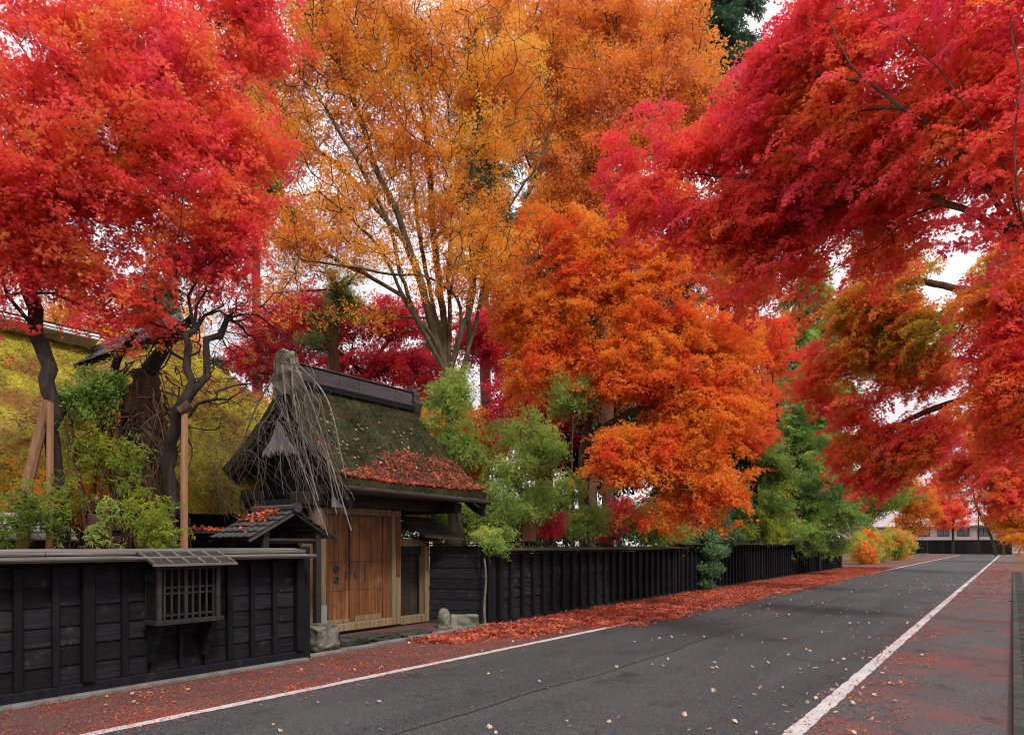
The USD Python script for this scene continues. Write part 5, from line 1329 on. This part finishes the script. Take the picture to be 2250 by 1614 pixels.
# greenery between gate and ivy
shrub("garden_shrub", "feathery light green shrub at the right end of the gate roof", [(985, 880, 16.2, 50, 60, .6), (960, 950, 16.2, 40, 50, .5), (1020, 980, 16.0, 50, 50, .6), (1010, 850, 16.2, 35, 35, .5), (1075, 1090, 15.4, 40, 50, .5)], 230, "green", "airy", 211, r0=0.06, base=G(1046, 16), barkm="bark_cedar", scale=(0.6, 1.1), gaps=0.42)
shrub("garden_shrub", "tall bright green shrub just right of the gate roof", [(1140, 950, 16.2, 70, 60, .6), (1120, 1030, 15.9, 70, 60, .6), (1190, 990, 16.7, 50, 60, .6), (1110, 1120, 15.4, 70, 60, .5), (1180, 1100, 16.5, 50, 70, .5), (1100, 1170, 15.2, 40, 30, .3)], 400, "green", "airy", 212, r0=0.07, base=G(1140, 16), scale=(0.6, 1.1), gaps=0.42)
shrub("garden_shrub", "clipped green column shrub left of the layered maple's trunk", [(1250, 870, 17.9, 55, 50, .6), (1240, 1080, 17.7, 50, 60, .5), (1265, 1150, 17.6, 40, 50, .4), (1310, 1130, 18.8, 30, 70, .5)], 240, "green", "airy", 213, r0=0.06, base=G(1262, 18), scale=(0.7, 1.2), gaps=0.42)
shrub("garden_shrub", "purplish twiggy bush at the foot of the layered orange maple", [(1365, 1120, 20, 30, 70, .4), (1340, 1170, 19.5, 40, 25, .4), (1210, 1150, 17, 40, 40, .4)], 130, "maroon", "round", 214, r0=0.04)
shrub("garden_shrub", "mid green bush behind the fence below the orange skirts", [(1430, 1150, 22, 60, 40, .6), (1390, 1130, 20.8, 40, 30, .5), (1480, 1175, 23.2, 50, 20, .5)], 170, "green", "airy", 215, scale=(1.0, 1.7))
shrub("garden_shrub", "dark green bush behind the fence left of the hanging ivy", [(1520, 1150, 25, 50, 45, .6), (1570, 1120, 26.5, 50, 40, .6)], 230, "dark_green", "round", 216, scale=(1.0, 1.7))
shrub("garden_shrub", "green bush glimpsed under the far end of the gate eave", [(960, 1130, 18.5, 70, 60, .8), (900, 1150, 18.5, 40, 40, .6), (1010, 1150, 18.5, 50, 45, .7), (850, 1130, 19, 40, 50, .6)], 220, "green", "airy", 222, base=G(960, 18.5), scale=(1.0, 1.7))
iv = shrub("ivy", "dense green ivy pouring over the black fence onto the leaves", [(1555, 1150, 25.1, 55, 45, .4), (1553, 1210, 24.5, 48, 42, .25), (1550, 1250, 24.3, 36, 34, .2), (1548, 1280, 24.2, 22, 18, .12), (1535, 1180, 24.4, 45, 32, .3), (1590, 1180, 25.8, 40, 32, .3)], 800, "ivy", "round", 217, base=np.array([-9.25, 24.6, 0]), stems=5, scale=(0.8, 1.4), cat="ivy", gaps=0.15)
shrub("ivy", "small spill of green leaves at the corner where the fence meets the return wall", [(1085, 1200, 14.05, 25, 28, .15), (1070, 1180, 14.2, 30, 25, .2), (1100, 1215, 14.0, 12, 20, .1)], 110, "green", "round", 218, base=np.array([-8.95, 11.3, 0]), scale=(0.6, 0.9), cat="ivy", gaps=0.2)
shrub("hedge", "dark green mass of shrubs closing the gap low behind the fences", [(1130, 1165, 22, 60, 45, .8), (1230, 1165, 24, 60, 45, .8), (1340, 1165, 27, 60, 45, .9), (1450, 1160, 31, 60, 45, 1), (1560, 1155, 36, 60, 45, 1.2), (1650, 1150, 43, 60, 50, 1.5)], 420, "dark_green", "far", 223, base=G(1340, 27), stems=6, scale=(0.6, 1.1), cat="hedge", gaps=0.2)
vs = thing("vine_stem", "bare pale vine stem climbing the black corner post beside the return wall", "vine", G(1066, 13.95))
obj("stem", tube(spline(np.array([G(1066, 13.95), S(1064, 1330, 13.95), S(1068, 1270, 13.92), S(1064, 1225, 13.95)]), 0.1), [0.03, 0.02], 7), M["twig_grey"], vs, smooth=True)
shrub("garden_shrub", "yellow green bush behind the long fence right of the ivy", [(1690, 1160, 33, 50, 30, .8), (1650, 1170, 31, 40, 25, .7)], 200, "lime", "round", 219, scale=(1.3, 2.0))
tree("evergreen_tree", "large layered green tree above the middle of the long slatted fence", "tree", [limb((1760, None, 31), (1755, 1080, 31), (1750, 980, 31)), limb((1755, 1080, 31), (1830, 1060, 30), (1870, 1120, 29)), limb((1755, 1080, 31), (1690, 1050, 30))],
     [(1770, 880, 32, 80, 50, 1.8), (1760, 970, 31, 110, 50, 2.0), (1680, 1060, 29, 90, 40, 1.8), (1800, 1080, 29, 90, 45, 1.8), (1740, 1130, 28, 110, 45, 1.8), (1850, 1140, 28, 40, 50, 1.4), (1640, 1110, 27, 70, 50, 1.5), (1830, 1000, 31, 70, 50, 1.6)], 760, 0.2, "bark_brown", "evergreen", "maple_big", 1, 0.2, (1.0, 1.8), 0.4, 0.0, 131, far=1.28, hang=0.15)
tree("maple_tree", "olive and orange maple low over the long fence behind the ivy", "tree", [limb((1660, None, 26), (1655, 1100, 26), (1650, 1040, 26)), limb((1655, 1100, 26), (1600, 1050, 25))],
     [(1650, 1020, 25.5, 80, 45, 1.5), (1600, 1070, 25, 60, 40, 1.3), (1690, 1060, 25, 50, 40, 1.2), (1610, 1130, 24.5, 40, 40, 1.0)], 230, 0.12, "bark_brown", "olive", "maple_big", 1, 0.15, (1.0, 1.7), 0.3, 0.8, 132, far=1.22, hang=0.15)

# hedge and trees toward the end of the road
shrub("hedge", "orange and green clipped hedge at the end of the long slatted fence", [(1890, 1200, 55, 18, 30, 1.0), (1903, 1195, 57, 22, 30, 1.2), (1900, 1226, 57, 20, 14, 1.0), (1925, 1198, 62, 30, 28, 1.5), (1965, 1195, 71, 30, 26, 1.5), (1988, 1195, 79, 18, 25, 1.2), (1915, 1222, 60, 18, 14, 1.0), (1930, 1216, 62, 32, 14, 1.2), (1962, 1212, 71, 30, 12, 1.2), (1990, 1208, 79, 18, 10, 1.2)], 760, "hedge", "round", 221, stems=8, scale=(2.2, 3.6), cat="hedge", spread=0.2)
tree("maple_tree", "orange yellow tree beside the pillars far down the road", "tree", [limb((2010, None, 78), (2008, 1150, 78), (2012, 1100, 78))], [(2015, 1110, 78, 45, 40, 2.4), (1985, 1080, 78, 35, 35, 2.2), (2040, 1135, 78, 28, 25, 1.6), (2000, 1150, 78, 30, 25, 1.6)], 300, 0.2, "bark_brown", "yellow", "far", 1, 0.3, (0.9, 1.7), 0.6, 0, 133, far=1.17)
tree("maple_tree", "round red tree standing by the far end fence", "tree", [limb((2094, None, 112), (2094, 1170, 112), (2094, 1130, 112))], [(2090, 1110, 112, 32, 38, 2.6), (2100, 1135, 112, 25, 22, 2.0), (2070, 1080, 112, 32, 20, 2.2), (2060, 1140, 112, 26, 26, 2.0)], 360, 0.2, "bark_dark", "crimson_mix", "far", 1, 0.3, (1.0, 1.8), 0.6, 0, 134)
tree("bare_tree", "leaning bare tree before the end fence with twigs against the sky", "tree", [limb((2188, None, 100), (2180, 1185, 100), (2165, 1150, 100), (2145, 1110, 100), (2135, 1060, 100)), limb((2145, 1110, 100), (2160, 1060, 100), (2175, 1010, 100)), limb((2165, 1150, 100), (2190, 1110, 100))],
     [(2130, 1030, 100, 60, 50, 3), (2160, 1080, 100, 50, 50, 3), (2110, 1080, 100, 30, 40, 2)], 200, 0.2, "bark_dark", "gold", "puff_sparse", 1, 0.3, (0.6, 1), 0.6, 0, 135, tip_r=0.02, bare=0.9, twigs=1, twig_reach=1.0, gaps=0.1)
tree("maple_tree", "small golden tree before the end fence right of the leaning bare one", "tree", [limb((2205, None, 104), (2205, 1170, 104), (2203, 1140, 104))], [(2200, 1140, 104, 26, 30, 2.2), (2215, 1165, 104, 22, 18, 1.6)], 200, 0.15, "bark_brown", "yellow", "far", 1, 0.3, (0.8, 1.5), 0.6, 0, 137)
tree("maple_tree", "yellow tree at the right roadside near the far fence", "tree", [limb((2262, None, 62), (2258, 1150, 62), (2250, 1100, 62))], [(2222, 1130, 62, 45, 60, 2.2), (2260, 1100, 62, 45, 70, 2.4), (2235, 1180, 60, 30, 28, 1.2)], 420, 0.2, "bark_brown", "yellow", "far", 1, 0.3, (0.6, 1.2), 0.6, 0, 136)

# ------------------------------------------------------------------ right-hand trees overhanging the road
tree("maple_tree", "huge scarlet maple reaching in from the right over the road", "tree", [
    limb((2540, None, 8.2), (2500, 950, 8.2), (2400, 690, 8.3), (2262, 545, 8.4)),
    limb((2262, 545, 8.4), (2180, 490, 8.8), (2080, 445, 9.2), (1965, 396, 9.8), (1830, 408, 10.2), (1680, 395, 11.2), (1480, 380, 12.4)),
    limb((2262, 545, 8.4), (2190, 440, 8.6), (2125, 368, 8.8), (2060, 300, 9.0), (1985, 240, 9.1), (1900, 178, 9.3), (1850, 110, 9.4), (1822, 45, 9.6)),
    limb((2262, 545, 8.4), (2215, 400, 8.3), (2160, 280, 8.4), (2100, 200, 8.5), (2000, 95, 8.8), (1860, 10, 9.2)),
    limb((1965, 396, 9.8), (1900, 430, 10.2), (1800, 470, 10.8), (1690, 560, 11.6)),
    limb((2262, 545, 8.4), (2235, 430, 8.0), (2225, 300, 8.0), (2240, 180, 8.0), (2210, -20, 8.3)),
    limb((1900, 178, 9.3), (1800, 160, 10), (1700, 120, 10.6)), limb((1985, 240, 9.1), (1890, 240, 9.8), (1790, 270, 10.4), (1690, 260, 11)),
    limb((2080, 445, 9.2), (1990, 480, 10), (1930, 540, 10.4), (1850, 580, 11)),
    limb((2125, 368, 8.8), (2110, 300, 9), (2130, 200, 9.2), (2100, 90, 9.4)),
], [(2170, 80, 9.05, 190, 160, 1.2), (1930, 60, 9.95, 170, 130, 1.2), (1740, 130, 10.85, 100, 130, 1.1), (1700, 290, 11.25, 120, 100, 1.1), (1500, 345, 12.05, 130, 55, 1.0), (1370, 355, 12.45, 70, 26, .8), (1560, 440, 11.85, 150, 70, 1.1), (1900, 280, 10.35, 200, 120, 1.2), (2120, 300, 9.25, 150, 90, 1.0),
    (2230, 240, 8.45, 80, 150, .9), (1820, 470, 11.05, 170, 70, 1.1), (1640, 540, 11.65, 120, 65, 1.1), (1980, 400, 10.25, 120, 50, 1.0), (1800, 555, 11.45, 90, 40, .9), (2225, 420, 8.45, 50, 40, .6), (2262, 580, 8.15, 35, 35, .5), (1930, 500, 10.65, 80, 40, .8), (1790, 395, 11.3, 110, 45, .9), (1430, 440, 12.6, 80, 40, .8), (1590, 440, 12.0, 110, 50, 1.0), (1720, 410, 11.5, 110, 50, 1.0), (1660, 480, 11.8, 90, 40, .9)],
    1450, 0.06, "bark_brown", "scarlet", "droop", 1, 0.1, (0.5, 1.05), 0.35, 0.0, 141, hang=0.05, twigs=1, gaps=0.38, tip_r=0.003, far=1.0)

tree("maple_tree", "rust and olive maple beyond the huge scarlet one, its top thin against the sky", "tree", [
    limb((2420, None, 18.5), (2410, 1000, 18.6), (2340, 800, 19), (2250, 700, 19.5)),
    limb((2250, 700, 19.5), (2120, 640, 20.5), (1980, 620, 21.5), (1860, 680, 22.5)), limb((2120, 640, 20.5), (2060, 720, 21), (1960, 740, 22)), limb((2250, 700, 19.5), (2200, 620, 19.5), (2130, 560, 20))],
    [(1960, 610, 21.5, 110, 80, 1.8), (1900, 690, 22.3, 70, 70, 1.5), (2030, 690, 21, 90, 70, 1.7), (2230, 650, 19.5, 50, 60, 1.2), (1950, 740, 22, 120, 50, 1.5), (2210, 760, 19.5, 60, 40, 1.2)],
    620, 0.18, "bark_brown", "rust", "droop", 1, 0.15, (0.7, 1.4), 0.4, 0.0, 142, hang=0.1, gaps=0.42)
tree("maple_tree", "crimson maple with long boughs drooping towards the middle of the road", "tree", [
    limb((2460, None, 19.5), (2440, 1020, 19.6), (2340, 860, 20), (2230, 800, 20.5)),
    limb((2230, 800, 20.5), (2100, 790, 21.5), (1980, 800, 22.5), (1800, 835, 23.5)), limb((2340, 860, 20), (2150, 870, 21), (2000, 920, 22.5), (1850, 1010, 23.5)), limb((2000, 920, 22.5), (1960, 1000, 23), (1910, 1060, 23.5))],
    [(1880, 800, 23, 120, 45, 1.6), (2010, 800, 22, 100, 60, .9), (1790, 835, 23.5, 55, 25, .7), (1930, 890, 22.8, 100, 55, .9), (2060, 870, 21.8, 70, 65, 1.4), (1890, 940, 23.2, 60, 45, 1.2), (1870, 1000, 23.4, 50, 28, 1.0), (1990, 970, 22.6, 80, 55, 1.4), (1925, 1040, 23.2, 40, 30, .9), (2050, 950, 22, 40, 55, 1.0)],
    560, 0.15, "bark_brown", "crimson_mix", "droop", 1, 0.15, (0.7, 1.4), 0.35, 0.0, 145, hang=0.15, gaps=0.42)
tree("maple_tree", "crimson maple at the right edge of the frame below the scarlet boughs", "tree", [
    limb((2480, None, 12.5), (2470, 1000, 12.6), (2400, 780, 12.8), (2300, 700, 13)), limb((2300, 700, 13), (2220, 620, 13.5), (2160, 560, 14)), limb((2400, 780, 12.8), (2260, 820, 13.5), (2170, 860, 14))],
    [(2230, 600, 13.2, 60, 70, 1.0), (2210, 700, 13.4, 60, 60, 1.1), (2240, 800, 13.2, 70, 70, 1.1), (2200, 850, 13.8, 50, 55, 1.0), (2225, 930, 13.6, 55, 55, 1.0)],
    300, 0.14, "bark_brown", "crimson_mix", "droop", 1, 0.1, (0.6, 1.2), 0.4, 0.0, 143, hang=0.1, gaps=0.4)
tree("maple_tree", "far red maple arching over the right shoulder above the yellow tree", "tree", [
    limb((2330, None, 38), (2325, 1050, 38), (2300, 950, 38)), limb((2300, 950, 38), (2220, 930, 39), (2150, 960, 40)), limb((2325, 1050, 38), (2240, 1000, 38), (2190, 1030, 38))],
    [(2215, 1000, 38, 60, 55, 2.0), (2165, 930, 40, 60, 40, 1.8), (2250, 930, 38, 60, 50, 2.0), (2235, 1050, 37, 40, 40, 1.4), (2090, 960, 42, 50, 40, 1.6), (2060, 1010, 43, 40, 30, 1.4), (2205, 1080, 37, 45, 30, 1.4), (2110, 1020, 42, 40, 25, 1.3)], 560, 0.2, "bark_dark", "crimson_mix", "droop", 1, 0.3, (1.0, 2.0), 0.45, 0, 144)

# ------------------------------------------------------------------ fallen leaves
def flat_leaves(seed, n, r, size, curl=0.35):
    g = np.random.default_rng(seed)
    a, q = g.uniform(0, 6.28, n), r * np.sqrt(g.uniform(0, 1, n))
    p = np.stack([q * np.cos(a), q * np.sin(a), g.uniform(0.006, 0.035, n)], 1)
    t = Rot.from_euler("ZYX", np.stack([g.uniform(0, 6.28, n), g.normal(0, curl, n), g.normal(0, curl, n)], 1))
    return scatter_leaves(leaf_star(size), p, t, g.uniform(0.6, 1.3, n))


gl = np.random.default_rng(91)


def litter(name, label, n, place, material, size, per=60, r=0.3, curl=0.35):
    pos = place(n)
    m = len(pos)
    p = instancer(name, None, [flat_leaves(500 + k, per, r, size, curl) for k in range(4)], M[material], pos, Rot.from_euler("Z", gl.uniform(0, 6.28, m)), gl.uniform(0.8, 1.25, m))
    return tag(p, label, "fallen leaves", None, "stuff")


def strip(n):
    y = 8.5 + 46 * gl.uniform(0, 1, n * 3) ** 1.35
    x1 = np.array([wall_x(v) for v in y]) + 0.25; x2 = np.interp(y, [8.5, 10.5, 12.5, 30, 45, 55], [-7.4, -6.7, -6.05, -6.0, -6.2, -6.7])
    x = x1 + (x2 - x1) * gl.uniform(0, 1, len(y))
    dens = np.interp(y, [8.5, 11.5, 14, 40, 54], [0.08, 0.4, 0.9, 0.9, 0.35])
    fray = np.clip((x2 - x) / 0.7, 0.12, 1)
    k = gl.uniform(0, 1, len(y)) < fray * dens * (0.55 + 0.9 * noise(np.stack([x * 1.5, y * 0.6, y * 0], 1), 3))
    return np.stack([x, y, np.full(len(y), 0.012)], 1)[k][:n]


litter("leaf_litter", "thick drift of red and rust fallen leaves along the foot of the fences", 3000, strip, "litter", 0.05, per=34, curl=0.5)


def scatter_on(xa, xb, ya, yb):
    return lambda n: np.stack([gl.uniform(xa, xb, n), ya + (yb - ya) * gl.uniform(0, 1, n) ** 1.3, np.full(n, 0.012)], 1)


litter("leaf_crumbs", "thin scatter of red leaf crumbs on the left shoulder by the near fence", 260, scatter_on(-8.0, -6.2, 1, 9.5), "litter", 0.02, per=26, r=0.3, curl=0.2)
litter("leaf_crumbs", "red leaf crumbs beside the right road marking", 150, scatter_on(-1.7, -0.9, 3, 26), "litter", 0.028, per=14, r=0.25, curl=0.25)
litter("leaf_crumbs", "red leaves gathered on the far right shoulder", 260, lambda n: np.stack([gl.uniform(-1.4, -0.1, n), gl.uniform(24, 70, n), np.full(n, 0.012)], 1), "litter", 0.05, per=12, r=0.4)


def loose(name, label, xy, size, material, seed, curl=0.45):
    g = np.random.default_rng(seed)
    n = len(xy)
    t = Rot.from_euler("ZYX", np.stack([g.uniform(0, 6.28, n), g.normal(0, curl, n), g.normal(0, curl, n)], 1))
    p = obj(name, scatter_leaves(leaf_star(1.0, 5, 0.34), np.c_[xy, np.full(n, 0.03)], t, size * g.uniform(0.5, 1.25, n)), M[material])
    return tag(p, label, "fallen leaves", None, "stuff")


gy_ = 2.5 + 38 * gl.uniform(0, 1, 420) ** 1.5
loose("loose_leaves", "pale curled leaves lying singly on the dark roadway", np.stack([-5.9 + 4.3 * gl.uniform(0, 1, 420) ** 0.7, gy_], 1), 0.048, "litter_pale", 92)
gy2 = 3.5 + 9 * gl.uniform(0, 1, 90) ** 1.2
loose("loose_leaves", "tan and red leaves caught along the right road marking", np.stack([-1.55 + gl.normal(0, 0.28, 90), gy2], 1), 0.05, "litter_pale", 93)
loose("loose_leaves", "pale leaves dotted on the left shoulder before the gate", np.stack([gl.uniform(-8.1, -6.5, 70), gl.uniform(3, 11, 70)], 1), 0.04, "litter_pale", 94)

# leaves lying on the gate roof
s_, w_ = 1 - 0.52 * gl.uniform(0, 1, 9000) ** 1.5, gl.uniform(0.0, 1, 9000)
lim = 0.5 + 0.42 * np.clip((0.42 - w_) / 0.42, 0, 1) ** 0.7 + 0.12 * (noise(np.stack([w_ * 14, s_ * 8, s_ * 0], 1), 4) - 0.5)
k = (s_ > lim) | (gl.uniform(0, 1, 9000) < 0.03)
s_, w_ = s_[k][:4200], w_[k][:4200]
pp = roof_pt(s_, w_) + [0, 0, 0.03]
n = len(pp)
e_ = 1e-3
tang = roof_pt(s_ + e_, w_) - roof_pt(s_ - e_, w_); slope = -np.arctan2(tang[:, 2], tang[:, 0])
turn = Rot.from_euler("y", slope) * Rot.from_euler("ZYX", np.stack([gl.uniform(0, 6.28, n), gl.normal(0, 0.35, n), gl.normal(0, 0.35, n)], 1))
tag(obj("roof_leaves", scatter_leaves(leaf_star(1.0, 5, 0.3), pp, turn, 0.05 * gl.uniform(0.7, 1.3, n)), M["litter"]), "red fallen leaves matted on the lower slope of the gate roof", "fallen leaves", None, "stuff")
s_, w_ = gl.uniform(0.25, 0.8, 60), gl.uniform(0.1, 0.9, 60)
pp = roof_pt(s_, w_) + [0, 0, 0.045]
tag(obj("roof_leaves", scatter_leaves(leaf_star(1.0, 5, 0.4), pp, Rot.from_euler("y", np.full(60, 0.8)) * Rot.from_euler("Z", gl.uniform(0, 6.28, 60)), 0.055 * gl.uniform(0.5, 1.2, 60)), M["litter_pale"]), "few pale leaves stuck on the mossy upper slope of the gate roof", "fallen leaves", None, "stuff")


def heap(label, a, b, half, z, n, seed, size=0.05):
    g = np.random.default_rng(seed)
    a, b = np.array(a, float), np.array(b, float)
    d = (b - a) / np.linalg.norm(b - a); o = np.array([-d[1], d[0]])
    xy = a + (b - a) * g.uniform(0, 1, (n, 1)) + o * g.normal(0, half, (n, 1))
    t = Rot.from_euler("ZYX", np.stack([g.uniform(0, 6.28, n), g.normal(0, 0.5, n), g.normal(0, 0.5, n)], 1))
    zz = z(xy) if callable(z) else np.full(n, z)
    tag(obj("leaf_heap", scatter_leaves(leaf_star(1.0, 5, 0.3), np.c_[xy, zz + 0.02 + np.abs(g.normal(0, 0.025, n))], t, size * g.uniform(0.7, 1.3, n)), M["litter"]), label, "fallen leaves", None, "stuff")


heap("red leaves along the cap of the low garden wall behind the near fence", (-10.87, 5.15), (-10.77, 7.1), 0.1, 1.86, 900, 601)
heap("red leaves heaped on the tiled gable beside the gate", (-10.0, 6.55), (-9.2, 6.55), 0.24, lambda xy: 2.2 - 0.55 * np.abs(xy[:, 1] - 6.55), 400, 602)
pc = G(205, 12.6)
cy_, sy_ = math.cos(1.35), math.sin(1.35)
heap("red leaves covering the timber garden shelter's roof", pc[:2] - 0.7 * np.array([cy_, sy_]), pc[:2] + 0.7 * np.array([cy_, sy_]), 0.42, lambda xy: 2.79 - 0.56 * np.abs((xy - pc[:2]) @ np.array([-sy_, cy_])), 1500, 603, 0.06)
